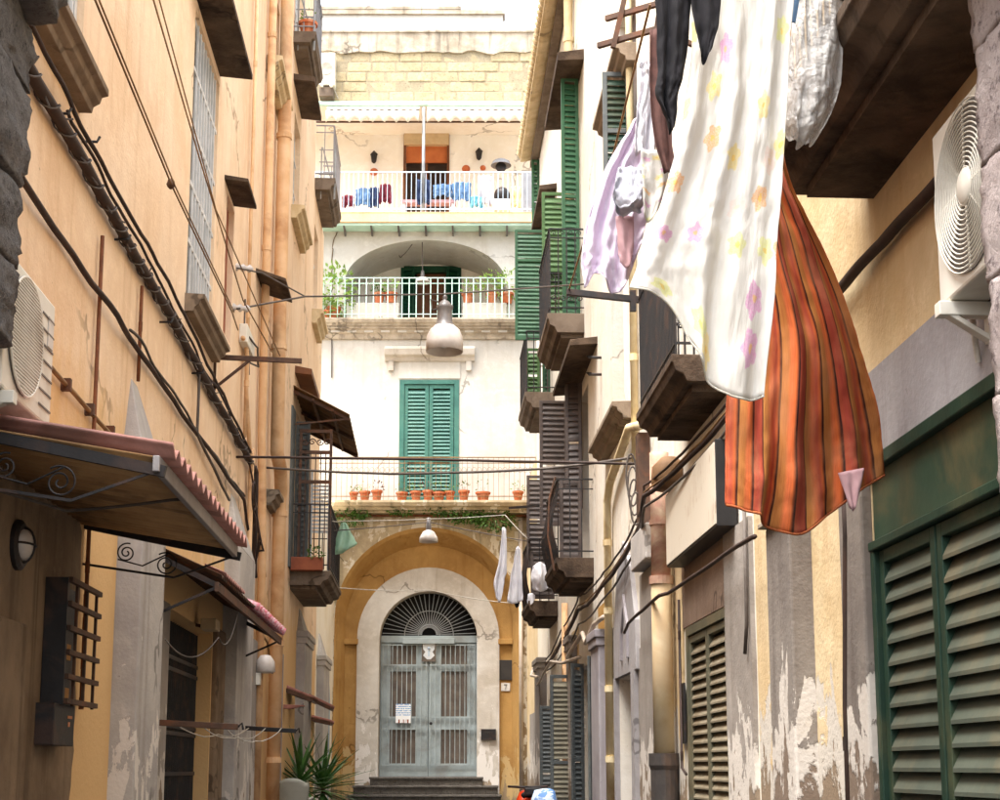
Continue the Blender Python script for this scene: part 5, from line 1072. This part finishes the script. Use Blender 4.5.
# ------------------------------------------------------------------ long cream house on the right
HM = thing('house', (XR+1, 20, ground(20)), 'long cream house with dark balconies lining the right side', 'house')
hol = [(10.7,12.42,-1.7,1.15,.14),(10.9,12.0,2.95,5.4,.2),(16.15,17.2,3.95,6.5,.22),(15.55,16.9,-1.6,.98,.3),(18.9,21.4,-1.5,1.38,.2),(19.9,21.0,2.75,5.2,.25),(20.8,22.0,6.3,9.3,.25),(25.3,26.5,2.75,5.2,.25),(25.7,26.8,6.4,9.2,.25),(14.8,16.4,6.4,8.6,.2),(22.6,24.4,-1.3,1.3,.2),(25.4,26.9,-1.2,1.2,.2)]
w = MB(); w.holes(RW, 9.75, 14.5, -2.2, 8.6, [h for h in hol if h[0] < 14.5]); w.holes(RW, 14.5, 29.6, -2.2, 12.3, [h for h in hol if h[0] > 14.5])  # first stretch cut low above the view, letting more sky light in
for u, za, zb in ((9.75,6.5,8.6),(14.5,8.6,12.3)): w.add([RW.P(u,0,za),RW.P(u,-5,za),RW.P(u,-5,zb),RW.P(u,0,zb)], [(0,1,2,3)])
for u, v, z in ((9.75,14.5,8.6),(14.5,29.6,12.32)): w.add([RW.P(u,0,z),RW.P(v,0,z),RW.P(v,-5,z),RW.P(u,-5,z)], [(0,1,2,3)])
w.add([RW.P(29.6,0,-2.2),RW.P(29.6,-5,-2.2),RW.P(29.6,-5,12.3),RW.P(29.6,0,12.3)], [(0,1,2,3)]); w.build('wall', 'cream', HM)
for h in hol:
    if h[:2] in ((10.7,12.42),): panel(HM, RW, h[0], h[1], h[2], h[3], -.1, 'interior_brown', 'door')
    else: panel(HM, RW, h[0], h[1], h[2], h[3], -(h[4] if len(h) > 4 else .2)+.045, 'wood_brown' if h[0] == 15.55 else ('interior_brown' if h[2] < 2 or h[3]-h[2] > 2.4 else 'brown_shutter'), 'door')
def patch(u0, u1, z0, z1, m, o=.012): 
    n = 10; poly = [(u0,z0),(u1,z0)] + [(u1+.03*mnoise.noise(Vector((u1*3,i*.7,0))), z0+(z1-z0)*i/n) for i in range(1, n)] + [(u1,z1),(u0,z1)] + [(u0+.03*mnoise.noise(Vector((u0*3,i*.8,2))), z1-(z1-z0)*i/n) for i in range(1, n)]
    MB().plate(RW, poly, -.01, o).build('plaster_patch', m, HM)
patch(9.78, 10.66, -1.6, 1.66, 'grey_worn', .03); patch(10.3, 12.55, 1.16, 1.72, 'brown_recess'); patch(12.55, 13.5, -1.5, 2.2, 'ochre_faded'); patch(14.7, 15.5, -1.5, 1.2, 'grey_worn'); patch(17.0, 17.9, -1.4, 1.6, 'grey_worn', .02); patch(18.1,18.88,1.4,2.0,'ochre'); patch(21.45,22.5,-1.3,2.0,'ochre_faded'); patch(24.5,25.3,-1.3,2.2,'cream_pale'); patch(27.0,29.4,1.7,4.4,'cream_pale')
pilaster(HM, RW, 13.6, 14.5, .10, 1.86, 'grey_worn'); k = MB(); k.box(RW, 13.35, 14.35, 0, .2, 1.87, 2.2); k.build('stone_bracket', 'pilaster_grey', HM, bevel=.015)
pilaster(HM, RW, 17.95, 18.8, .12, 1.55, 'pilaster_side', cap=True); pilaster(HM, RW, 21.6, 22.4, .10, 1.8, 'grey_worn', cap=True); pilaster(HM, RW, 27.4, 28.6, .14, 1.9, 'grey_dark', cap=True)
tipu, tipz = RW.hit(627,560); poly = [(15.2,.99),(15.22,1.5),(15.6,2.1),(tipu,2.45),(16.7,2.1),(17.0,1.5),(17.0,.99)]
MB().plate(RW, poly, -.01, .05).build('gable_relief', 'purple_grey', HM, bevel=.012)
MB().plate(RW, [(15.7,1.15),(15.7,1.5),(16.0,1.85),(16.3,1.5),(16.3,1.15),(16.22,1.15),(16.2,1.45),(16.0,1.72),(15.8,1.45),(15.78,1.15)], .045, .075).build('pointed_arch', 'pilaster_side', HM)
for a, b in ((15.3,15.54),(16.92,17.0)): MB().box(RW, a, b, -.02, .06, -1.5, 1.0).build('door_jamb', 'purple_grey', HM)
# ground floor shutters (near pair closed, far leaves standing open)
k = MB(); k.box(RW, 10.7, 10.76, -.1, .012, -1.6, 1.15); k.box(RW, 12.36, 12.42, -.1, .012, -1.6, 1.15); k.box(RW, 10.76, 12.36, -.1, .012, 1.08, 1.15); k.build('shutter_frame', 'olive_frame', HM)
for a, b in ((10.77,11.55), (11.57,12.35)): shutter(HM, RW.P(b,-.03,0), (0,-1,0), b-a, -1.4, 1.07, 'olive_frame', 'olive_slat', .072, .055, .05)
k = MB(); k.box(RW, 12.43, 12.6, .02, .035, .2, .7); k.build('hinge_plate', 'iron_dark', HM)
def perp(u, o0, wd, z0, z1, mf, ms, pitch=.07, skew=0, **kw): return shutter(HM, RW.P(u, o0+wd, 0), (1, skew, 0), wd, z0, z1, mf, ms, pitch, kw.pop('st', .05), kw.pop('th', .04), kw.pop('mids', (.5,)), **kw)
perp(22.2, .02, .34, -1.2, 1.36, 'grey_shutter', 'olive_grey', .07); perp(20.6, .0, .2, -1.2, 1.42, 'grey_shutter', 'grey_shutter', .07, .5); perp(24.6, .02, .32, -1.1, 1.0, 'grey_shutter', 'grey_shutter', .07); perp(18.9, .0, .14, -1.3, 1.4, 'grey_shutter', 'grey_shutter', .07, .9)
# balconies
balcony(HM, RW, 10.35, 12.2, .43, 2.93, .20, 1.12, .062, 'concrete_dark', 'iron_dark', .007, deco=True)
balcony(HM, RW, 19.4, 21.3, .50, 2.72, .26, 1.05, .12, 'concrete_dark', 'iron_dark', .008, bow=.10)
balcony(HM, RW, 24.9, 26.7, .50, 2.76, .26, 1.05, .12, 'concrete_dark', 'iron_dark', .008, bow=.08)
balcony(HM, RW, 20.3, 22.3, .52, 6.32, .28, 1.25, .12, 'concrete', 'iron_dark', .008, deco=True)
balcony(HM, RW, 25.3, 27.2, .52, 6.45, .28, 1.1, .12, 'concrete', 'iron_dark', .008)
k = MB(); k.tube([RW.P(19.42,.52,2.55), RW.P(19.42,.60,3.0), RW.P(19.42,.58,3.5), RW.P(19.42,.50,3.8)], .014, 6); k.build('balcony_rail_end', 'iron_brown', HM)
# shutters of the upper floors
perp(23.0, .0, .44, 3.72, 5.72, 'brown_shutter', 'brown_shutter', .085); perp(20.75, .0, .24, 3.6, 5.58, 'brown_shutter', 'brown_shutter', .085, -.25); perp(25.2, .14, .36, 3.35, 4.95, 'brown_shutter', 'brown_shutter', .085); perp(19.95, .1, .3, 2.75, 3.85, 'brown_shutter', 'brown_shutter', .085, mids=()); perp(25.0, .05, .4, 2.8, 3.6, 'brown_shutter', 'brown_shutter', .085)
perp(20.6, .02, .26, 6.35, 10.0, 'green_bright', 'green_bright', .085, .15); perp(22.3, .04, .40, 6.35, 8.9, 'green_pale', 'green_pale', .085); perp(25.45, .08, .60, 7.42, 9.45, 'green_bright', 'green_bright', .075, mids=(.72,)); perp(26.0, .02, .14, 6.47, 7.6, 'green_bright', 'green_bright', .08); perp(26.6, .16, .26, 6.47, 7.6, 'green_pale', 'green_pale', .08)
perp(28.6, .0, .16, 10.4, 12.1, 'green_bright', 'green_bright', .08)
perp(15.2, .02, .30, 6.1, 7.45, 'grey_shutter', 'green_frame', .07); canopy(HM, RW, 20.0, 22.4, 10.0, .38, .16); canopy(HM, RW, 18.7, 21.4, 5.42, .36, .10); canopy(HM, RW, 24.6, 26.8, 9.9, .30, .1); canopy(HM, RW, 26.5, 27.9, 9.7, .36, .2, 'concrete')
sill(HM, RW, 15.5, 17.95, 3.86, .22, .18, 'sill_stone'); sill(HM, RW, 14.8, 16.9, 7.6, .24, .2, 'sill_stone')
# eaves: tiled edge, board and gutter
k = MB(); k.prof(RW, 14.5, 29.0, [(-.02,12.30),(.30,12.22),(.36,12.22),(.36,12.36),(.1,12.62),(-.02,12.66)]); k.build('eave', 'tile_pale', HM)
k = MB(); k.box(RW, 14.5, 29.05, .02, .16, 12.12, 12.22); k.build('eave_board', 'concrete', HM)
src = MB().tube([RW.P(28.95,.40,12.34), RW.P(28.95,.0,12.62)], .085, 8).build('roof_tile', 'tile_pale', HM, smooth=True); rep(src, [(0,-.2*i,0) for i in range(1, 60)])
pipe('drainpipe', [RW.P(21.5,.35,12.25), RW.P(21.5,.2,12.0), RW.P(21.4,.09,11.7), RW.P(21.4,.08,5.6)], .07, 'pipe_cream', 'cream downpipe bending out from the right eave', [RW.P(21.4,.085,11)], seg=12)
# far low end on the right
HF = thing('house', (XR+1, 31.2, ground(31)), 'low worn plaster wall between the right house and the doorway', 'house')
w = MB(); w.holes(RW, 29.6, 33.8, -2, 6.2, []); w.build('wall', 'ochre_faded', HF); k = MB(); k.box(RW, 30.0, 31.6, -.01, .03, -1.0, 1.1); k.build('plaster_patch', 'grey_worn', HF); k = MB(); k.box(RW, 29.6, 33.8, -.9, .0, 6.2, 6.26); k.build('wall_top', 'coping', HF)
pipe('drainpipe', [EW.P(.46,.06,-.7), EW.P(.46,.06,5.5)], .045, 'pipe_pvc', 'pale slim pipe in the corner right of the ochre arch', [EW.P(.46,.06,2.2)], seg=10)
# drainpipes on the right
t = pipe('drainpipe', [RW.P(12.92,.13,.12), RW.P(12.92,.13,1.62)], .09, 'pipe_yellow', 'thick yellow drainpipe with a black cast iron foot', seg=18)
MB().tube([RW.P(12.92,.13,1.62), RW.P(12.92,.13,2.75)], .085, 16).build('upper_pipe', 'pipe_red', t, smooth=True); MB().lathe(RW.P(12.92,.13,1.58), [(0,0),(.105,0),(.105,.07),(0,.07)], 18).build('collar', 'pipe_red', t)
MB().lathe(RW.P(12.92,.13,ground(12.9)), [(0,0),(.12,0),(.12,1.32),(.135,1.36),(.135,1.46),(.10,1.46)], 18).build('foot', 'pipe_boot', t, smooth=False)
MB().lathe(RW.P(12.92,.13,2.1), [(0,0),(.096,0),(.096,.05),(0,.05)], 18).build('collar', 'pipe_red', t)
pipe('drainpipe', [RW.P(17.3,.07,ground(17)), RW.P(17.3,.07,3.1), RW.P(16.9,.08,3.25), RW.P(15.2,.08,3.5), RW.P(14.2,.09,3.3)], .048, 'pipe_cream', 'slim cream pipe climbing the right wall and turning below the stone sill', [RW.P(17.3,.07,z) for z in (.1,.9,1.8,2.6)], seg=10)
pipe('drainpipe', [RW.P(22.9,.07,ground(22)), RW.P(22.9,.07,2.5)], .05, 'pipe_ochre', 'ochre pipe under the far right balconies', [RW.P(22.9,.07,1.0)], seg=10)
pipe('drainpipe', [RW.P(15.0,.05,3.1), RW.P(15.0,.05,12)], .04, 'pipe_cream', 'straight cream pipe right of the brown shuttered window', [RW.P(15.0,.05,z) for z in (4.2,6.2,8.5)], seg=10)
pipe('conduit', [RW.P(9.9,.05,.75), RW.P(9.82,.05,.95), RW.P(9.8,.05,1.7)], .013, 'cable_grey', 'grey conduit hanging by the near right pilaster', [], seg=8)
pipe('conduit', [RW.P(7.52,.06,-1.5), RW.P(7.48,.06,.3), RW.P(7.36,.06,1.15), RW.P(7.36,.06,1.45)], .018, 'cable_dark', 'dark conduit running down beside the peeling post', [RW.P(7.49,.06,z) for z in (.12,-.4)], seg=8)
pipe('conduit', [RW.P(12.3,.05,-.05), RW.P(12.5,.05,0), RW.P(12.5,.05,1.4)], .012, 'cable_dark', 'thin dark conduit beside the olive shutters', [RW.P(12.5,.05,z) for z in (.1,1.1)], seg=8)
# lightbox sign
t = thing('lightbox_sign', RW.P(11.3,.08,1.66), 'blank stained white lightbox sign under the right balcony', 'sign')
k = MB(); k.box(RW, 10.21, 12.42, .012, .155, 1.66, 2.28); k.build('casing', 'sign_edge', t, bevel=.006); k = MB(); k.box(RW, 10.23, 12.40, .155, .163, 1.68, 2.26); k.build('face', 'sign_face', t)
a = RW.W(672,445,.25); k = MB(); k.lathe(RW.P(12.55,.10,2.35), [(0,0),(.13,0),(.16,.06),(.15,.2),(.07,.28),(0,.29)], 14); tag(k.build('wall_bracket', 'wood_roof', smooth=True), 'rounded brown bracket end above the lightbox sign', 'bracket')
# cables along the right wall
wire('cable', [RW.P(5.2,.05,2.40), RW.P(6.6,.05,2.42), RW.P(7.6,.05,2.44), RW.P(9.6,.06,2.42)], .030, 'cable_dark', 'thick wrapped dark cable behind the striped curtain', 'cable', 12, .015, 0, 2)
for i, (dz_, r, lab, m) in enumerate(((0,.022,'thickest dark cable sweeping along the right wall past the sign','cable_dark'),(.09,.012,'upper thin cable of the bundle on the right wall','cable_dark'),(-.1,.013,'grey cable hanging lowest in the right wall bundle','cable_grey'),(.03,.010,'pale cable wound into the right wall bundle','wire_tan'))):
    wire('cable', [RW.P(9.9,.09,2.42+dz_), RW.P(12.9,.27,2.36+dz_), RW.P(14.5,.1,2.32+dz_*1.3), RW.P(17.2,.13,2.1+dz_*1.6), RW.P(20.5,.1,2.15+dz_*2), RW.P(23.5,.08,1.95+dz_*2), RW.P(26.5,.08,1.8+dz_)], r, m, lab, 'cable', 10, .014, .05, i*4, 'cables on the right wall')
wire('handrail_pipe', [RW.P(9.0,.16,1.40), RW.P(9.6,.16,1.42), RW.P(12.4,.16,1.44), RW.P(12.5,.22,1.43), RW.P(14.6,.2,1.40), RW.P(15.2,.16,1.36)], .016, 'cable_dark', 'dark pipe rail running level above the olive shutters', 'pipe', 8, .006)
wire('conduit', [RW.P(17.5,.1,1.75), RW.P(18.4,.12,1.75), RW.P(19.4,.12,1.6), RW.P(19.6,.14,1.75), RW.P(22,.12,1.6)], .03, 'pipe_pvc', 'pale plastic conduit with a bend on the far right wall', 'pipe', 6, .005)
wire('conduit', [RW.P(20.5,.08,1.5), RW.P(22.4,.16,1.55), RW.P(25,.12,1.75), RW.P(27.5,.16,1.5)], .025, 'pipe_pvc', 'second pale conduit farther along the right wall', 'pipe', 6, .01)
wire('conduit', [RW.P(26.8,.2,1.6), RW.P(28.3,.22,1.72), RW.P(29,.1,2.0)], .03, 'pipe_pvc', 'short pale conduit by the last capital on the right', 'pipe', 6, .005)
t = thing('cable_post', RW.P(14.4,.1,2.3), 'dark iron cable post with hanging loops on the right wall', 'post')
k = MB(); k.box(RW, 14.3, 14.48, .0, .12, 2.32, 3.25); k.build('post', 'iron_brown', t, bevel=.006)
k = MB()
for i in range(4): k.tube([RW.P(14.36+.1*i,.14+.05*math.sin(a),2.5+.13*i+(.16+.02*i)*math.cos(a)) for a in [2*math.pi*j/16 for j in range(17)]], .01, 5)
k.build('loop', 'cable_grey', t)
for z, n_ in ((4.9,'lower'),(5.12,'upper')): tag(MB().tube([RW.P(18.3,0,z),RW.P(18.3,.16,z),RW.P(18.3,.16,z+.02)], .022, 6, [.018,.018,.04]).build('wall_hook', 'iron_dark'), n_+' of two dark iron hooks beside the small dark canopy', 'hook', 'hooks by the dark canopy')
# ------------------------------------------------------------------ spans across the alley
wire('span_cable', [LW.W(236,457), Q(400,459,16.0), RW.W(645,464)], .014, 'cable_dark', 'dark rod-like cable spanning the alley, the thicker of two', 'cable', 10, .004)
wire('span_cable', [LW.W(258,467), Q(390,474,17.0), Q(540,469,16.2), RW.W(641,456)], .014, 'cable_grey', 'thinner pale cable crossing just below the thick span', 'cable', 10, .004, .01)
lp = Q(444.5,294,18.4)
wire('lamp_wire', [LW.W(237,309,.05), Q(305,296.5,16.8), lp, RW.W(588,284)], .011, 'cable_grey', 'wire across the alley carrying the bell lamp', 'wire', 10, .004)
wire('lamp_wire', [LW.W(237,268,.05), Q(262,273,15.8), Q(305,296.5,16.8)], .009, 'cable_grey', 'second stay wire joining the bell lamp wire from upper left', 'wire', 6, .004)
for px, py, lab in ((240,308,'white insulator string on the lower stay wire at left'), (243,268,'white insulator string on the upper stay wire at left')):
    p = LW.W(px, py, .07); k = MB(); k.lathe(p, [(0,-.12),(.02,-.12),(.045,-.08),(.02,-.04),(.045,0),(.02,.04),(.045,.08),(.02,.12),(0,.12)], 10, (.75,.6,.1)); tag(k.build('insulator', 'lamp_shell', smooth=True), lab, 'insulator', 'insulators')
wire('clothes_line', [LW.P(22.9,.6,3.75), Q(343,521,24.0), Q(428.5,519,25.8), Q(505,515,25.2), RW.P(25.0,.5,3.82)], .009, 'rope_white', 'upper white line over the arch carrying the green bag', 'line', 8, .003, .01)
wire('clothes_line', [LW.P(23.2,.6,3.65), Q(428.5,522,28.0), RW.P(27.2,.3,4.1)], .009, 'cable_grey', 'line over the arch that holds the small white lamp', 'line', 8, .003, .01)
wire('clothes_line', [LW.P(27.5,.1,3.3), Q(430,590,28), RW.P(28.5,.4,3.1)], .008, 'rope_white', 'white line crossing low in front of the arch', 'line', 8, .003, .04)
k = MB(); p0, p1 = Q(509,508,24.6), Q(549,505,24.9); k.bar(p0, p1, .03, .04); k.bar(p1, RW.P(24.95,.0,p1.z), .03, .04); tag(k.build('line_arm', 'iron_dark'), 'black line arm sticking out above the white laundry', 'arm')
k = MB(); p0, p1 = Q(567,292,12.2), Q(640,300,12.2); k.bar(p0, p1, .045, .05); k.bar(p1, p1+Vector((.15,0,-.12)), .04, .04); k.bar(p1+Vector((-.06,0,-.1)), p1+Vector((-.06,0,.08)), .05, .05); tag(k.build('line_arm', 'iron_dark'), 'black line arm on the corner of the dense barred balcony', 'arm')
wire('clothes_line', [Q(569,290,12.2), Q(592,215,10.5), Q(612,160,9.4), Q(650,5,7.4)], .007, 'wire_tan', 'taut tan line rising past the lilac shirt', 'line', 8, 0)
t = thing('drying_rack', Q(613,47,9.4), 'black rack of crossed bars at top centre right', 'rack')
for i, (a, b) in enumerate((((598,46,9.5),(668,26,9.2)), ((606,19,9.5),(668,1,9.2)), ((613,48,9.4),(630,-25,9.4)), ((655,40,9.3),(664,-20,9.3)))):
    k = MB(); k.bar(Q(*a), Q(*b), .03, .035); k.build('bar', 'iron_brown', t)
k = MB(); k.bar(Q(660,30,9.25), RW.P(9.25,0,Q(660,30,9.25).z-.3), .03, .03); k.bar(Q(664,3,9.25), RW.P(9.25,0,Q(664,3,9.25).z), .03, .03); k.build('strut', 'iron_brown', t)
# ------------------------------------------------------------------ laundry
def tg(o, lab, cat, grp='laundry hung from the right balconies'): return tag(o, lab, cat, grp)
tg(cloth('bed_sheet', [[(668,-70,5.35),(735,-72,5.35),(800,-70,5.35)], [(692,20,5.35),(742,20,5.36),(792,20,5.36)], [(684,115,5.35),(738,112,5.35),(786,112,5.36)], [(664,195,5.34),(724,195,5.34),(780,200,5.36)], [(646,245,5.33),(712,265,5.33),(775,285,5.35)], [(630,287,5.32),(668,303,5.33),(696,352,5.34),(712,383,5.34),(738,399,5.35),(764,396,5.36)]], 'sheet_floral', 80, 96, 3.0, .020, 2.0, 1.2, crump=.7, hem=.004), 'white sheet printed with pastel flowers, largest of the laundry', 'sheet')
t = tg(cloth('curtain', [[(742,95,6.25),(765,97,6.25),(784,100,6.3)], [(742,175,6.25),(768,172,6.28),(787,172,6.35)], [(738,260,6.25),(782,255,6.3),(826,252,6.45)], [(733,350,6.25),(800,345,6.32),(858,342,6.55)], [(729,440,6.25),(765,450,6.2),(800,450,6.3),(840,432,6.5),(879,412,6.62)], [(727,504,6.25),(752,512,6.2),(766,524,6.25),(800,535,6.3),(830,512,6.4),(858,492,6.55),(886,474,6.66)]], 'curtain_striped', 80, 96, 3.2, .034, 1.0, 1.4, crump=.6, hem=.006), 'orange curtain with dark red and black stripes', 'curtain')
tg(cloth('curtain_lining', [[(838,473,6.42),(852,470,6.42),(864,468,6.42)], [(843,488,6.42),(853,490,6.42),(861,486,6.42)], [(850,508,6.42),(854,511,6.42),(857,500,6.42)]], 'rose_cloth', 10, 10, 1.5, .01, 3), 'pale pink rag tip peeping below the striped curtain', 'cloth')
tg(cloth('trousers', [[(655,-40,5.1),(674,-42,5.1),(694,-40,5.1)], [(656,20,5.1),(674,20,5.08),(690,20,5.1)], [(657,70,5.1),(672,70,5.08),(686,65,5.1)], [(657,98,5.1),(668,100,5.09),(679,90,5.1)], [(668,124,5.1),(672,132,5.1),(676,118,5.1)]], 'black_cloth', 40, 60, 1.6, .022, 4, crump=.45), 'black trouser leg hanging in front of the flowered sheet', 'trousers')
tg(cloth('garment', [[(691,-40,5.08),(706,-40,5.08),(722,-40,5.08)], [(692,10,5.08),(706,10,5.07),(720,10,5.08)], [(697,40,5.08),(706,42,5.07),(715,38,5.08)], [(701,58,5.08),(704,64,5.08),(709,54,5.08)]], 'black_cloth', 18, 24, 1.2, .015, 5), 'black pointed garment beside the trouser leg', 'garment')
tg(cloth('garment', [[(650,30,5.9),(662,28,5.9),(672,30,5.9)], [(650,90,5.9),(660,92,5.9),(670,92,5.9)], [(655,140,5.9),(663,145,5.9),(672,140,5.9)], [(664,170,5.9),(669,174,5.9),(674,165,5.9)]], 'brown_cloth', 14, 22, 1.5, .015, 6), 'brown garment half hidden behind the black trouser leg', 'garment')
tg(cloth('shirt', [[(640,62,6.1),(650,60,6.1),(660,58,6.1)], [(641,78,6.1),(652,80,6.1),(662,78,6.1)], [(636,118,6.1),(646,122,6.1),(657,125,6.1)], [(636,150,6.1),(645,158,6.1),(655,160,6.1)]], 'white_cloth', 40, 48, 2, .025, 8, crump=.7), 'crumpled white shirt sleeve at the top of the small laundry', 'shirt')
tg(cloth('shirt', [[(634,120,6.2),(644,122,6.2),(654,130,6.2)], [(612,158,6.2),(632,162,6.2),(654,172,6.2)], [(592,205,6.2),(618,208,6.2),(650,208,6.2)], [(582,255,6.2),(604,250,6.2),(622,255,6.2),(644,232,6.2)], [(584,290,6.2),(596,272,6.2),(612,290,6.2),(626,285,6.2),(640,245,6.2)]], 'lilac_cloth', 60, 60, 3, .03, 9, crump=.7, hem=.004), 'pale lilac shirt, leftmost of the small laundry', 'shirt')
tg(cloth('pillow_case', [[(640,150,6.0),(652,150,6.0),(668,152,6.0)], [(642,185,6.0),(656,190,6.0),(668,185,6.0)], [(643,215,6.0),(650,222,6.0),(660,205,6.0)]], 'sheet_floral', 18, 20, 1.5, .015, 11, uvw=.4), 'small flowered pillow case between the lilac shirt and the sheet', 'cloth')
tg(cloth('peg_bag', [[(618,168,6.05),(632,166,6.05),(644,172,6.05)], [(613,195,6.05),(630,200,5.98),(643,196,6.05)], [(616,210,6.05),(628,216,6.05),(642,212,6.05)]], 'grey_cloth', 36, 36, 1, .03, 12, crump=.5), 'grey cloth bag hanging over the lilac shirt', 'bag')
tg(cloth('lace_cloth', [[(616,216,6.08),(624,216,6.08),(634,216,6.08)], [(618,245,6.08),(626,247,6.08),(634,240,6.08)], [(620,262,6.08),(628,268,6.08),(633,255,6.08)]], 'rose_cloth', 10, 14, 1.2, .01, 13), 'narrow rose lace cloth under the grey bag', 'cloth')
t = tg(cloth('plastic_bag', [[(788,-40,5.6),(815,-42,5.52),(842,-40,5.6)], [(786,20,5.6),(815,20,5.50),(845,20,5.6)], [(783,85,5.6),(812,85,5.46),(841,80,5.6)], [(782,120,5.6),(806,122,5.46),(832,112,5.6)], [(787,138,5.6),(800,146,5.54),(814,143,5.6)]], 'clear_plastic', 60, 80, 2.2, .022, 14, 1.2, solid=.002, crump=.8), 'clear crumpled plastic bag under the big balcony', 'bag')
k = MB(); k.bar(Q(790,22,5.45), Q(797,-14,5.45), .014, .02); k.bar(Q(793,22,5.47), Q(799,-14,5.47), .014, .02); tag(k.build('clothes_peg', 'blue_cloth'), 'blue clothes peg at the top of the plastic bag', 'peg')
wire('clothes_line', [Q(630,-20,6.4), Q(700,-48,5.35), Q(800,-60,5.4), RW.P(5.6,.5,3.6)], .006, 'rope_white', 'clothes line holding up the flowered sheet', 'line', 6, 0)
# laundry and bag over the arch
tag(cloth('plastic_bag', [[(341,523,24),(344,522,24),(347,524,24)], [(337,535,24),(346,534,23.95),(354,538,24)], [(332,550,24),(344,548,23.92),(357,544,24)], [(330,556,24),(342,553,24),(350,548,24)]], 'mint_bag', 18, 18, 1.6, .03, 15), 'mint green plastic bag pegged to the line left of the arch', 'bag')
tag(cloth('towel', [[(502,528,25.2),(504,527,25.2),(506,529,25.2)], [(499,560,25.2),(503,560,25.2),(507,565,25.2)], [(494,582,25.2),(499,584,25.2),(505,578,25.2)], [(496,598,25.2),(500,602,25.2),(503,590,25.2)]], 'white_cloth', 12, 24, 1.5, .03, 16), 'white cloth over the arch, the left of two', 'cloth', 'white cloths by the arch')
tag(cloth('towel', [[(516,548,25.0),(518,546,25.0),(520,548,25.0)], [(511,575,25.0),(516,574,25.0),(522,578,25.0)], [(507,602,25.0),(515,604,25.0),(523,600,25.0)]], 'white_cloth', 12, 24, 2, .03, 17), 'white cloth over the arch, the right of two', 'cloth', 'white cloths by the arch')
tag(cloth('sock', [[(514,600,25.05),(517,600,25.05),(520,600,25.05)], [(515,606,25.05),(517,608,25.05),(519,606,25.05)]], 'black_cloth', 6, 6, 1, .01, 18), 'small black sock tip below the right white cloth', 'sock')
tag(cloth('laundry_bundle', [[(533,566,24.8),(540,562,24.8),(547,566,24.8)], [(531,578,24.8),(540,578,24.7),(548,578,24.8)], [(534,590,24.8),(541,592,24.8),(548,588,24.8)]], 'white_cloth', 14, 14, 1.5, .05, 19), 'white bundle behind the bars of the farthest right balcony', 'cloth')
tag(cloth('laundry_rag', [[(528,594,24.9),(532,593,24.9),(535,595,24.9)], [(527,603,24.9),(531,605,24.9),(535,600,24.9)]], 'white_cloth', 8, 8, 1, .02, 20), 'small white rag on the edge of the farthest right balcony', 'cloth')
# ------------------------------------------------------------------ scooter and covered bundle at the foot of the right wall
sx, sy = 1.50, 22.0; gz = ground(22); top = Q(525, 791, sy).z; B = Vector((sx, sy, gz)); S = (top-gz)/.80
t = thing('scooter', B, 'orange red scooter with a black seat at the foot of the right wall', 'scooter')
def sp(x, y, z): return B + Vector((x, y, z*S))
k = MB(); rows = []
for (y, w_, z0, z1) in ((-.42,.10,.42,.60),(-.36,.145,.36,.70),(-.2,.165,.30,.72),(.0,.165,.28,.70),(.25,.13,.26,.66),(.35,.10,.26,.40),(.75,.11,.24,.30),(.82,.16,.24,.62),(.88,.17,.3,.78),(.95,.10,.5,.80)):
    rows.append([sp(x*w_, y, z0+(z1-z0)*zz_) for x, zz_ in ((-.8,0),(-1,.3),(-1,.75),(-.7,1),(0,1.04),(.7,1),(1,.75),(1,.3),(.8,0),(-.8,0))])
for a, b in zip(rows, rows[1:]): k.strip(a, b)
k.face(Fr(sp(0,-.42,0), (1,0,0), (0,-1,0)), [(p.x-B.x, p.z-B.z) for p in rows[0][:-1]], 0); k.build('body', 'scooter_red', t, smooth=True)
k = MB(); k.sphere(sp(0,-.08,.74), .17, 14, 8, (.95,2.0,.42)); k.build('seat', 'black_cloth', t, smooth=True)
k = MB(); k.box(Fr(B, (1,0,0), (0,-1,0)), -.13, .13, .36, .46, .74*S, .86*S); k.build('top_box', 'iron_dark', t, bevel=.02)
for y in (-.35, .98): k = MB(); k.lathe(sp(-.05,y,0)+Vector((0,0,.21)), [(.12,0),(.20,0),(.21,.03),(.21,.07),(.20,.10),(.12,.10),(.12,0)], 22, (1,0,0)); k.build('wheel', 'iron_dark', t, smooth=True)
k = MB(); k.tube([sp(-.3,.82,.86), sp(-.12,.88,.85), sp(.12,.88,.85), sp(.3,.82,.86)], .018, 8); k.tube([sp(0,.88,.3), sp(0,.86,.86)], .03, 8); k.build('handlebar', 'iron_dark', t)
k = MB(); k.box(Fr(B, (1,0,0), (0,-1,0)), -.06, .06, .42, .44, .56*S, .62*S); k.build('tail_light', 'red_cloth', t)
c = Q(545, 788, 21.4); k = MB(); h = c.z-ground(21.4)
k.lathe((c.x, 21.4, ground(21.4)), [(.2,0),(.21,h*.3),(.20,h*.6),(.19,h*.8),(.14,h*.95),(.05,h*1.0),(0,h*1.01)], 24)
k.v = [p + Vector((mnoise.noise(p*6), mnoise.noise(p*6+Vector((5,0,0))), .4*mnoise.noise(p*7)))*.05 for p in k.v]
tag(k.build('covered_bundle', 'blue_print', smooth=True), 'pale blue patterned cover beside the scooter', 'cover')
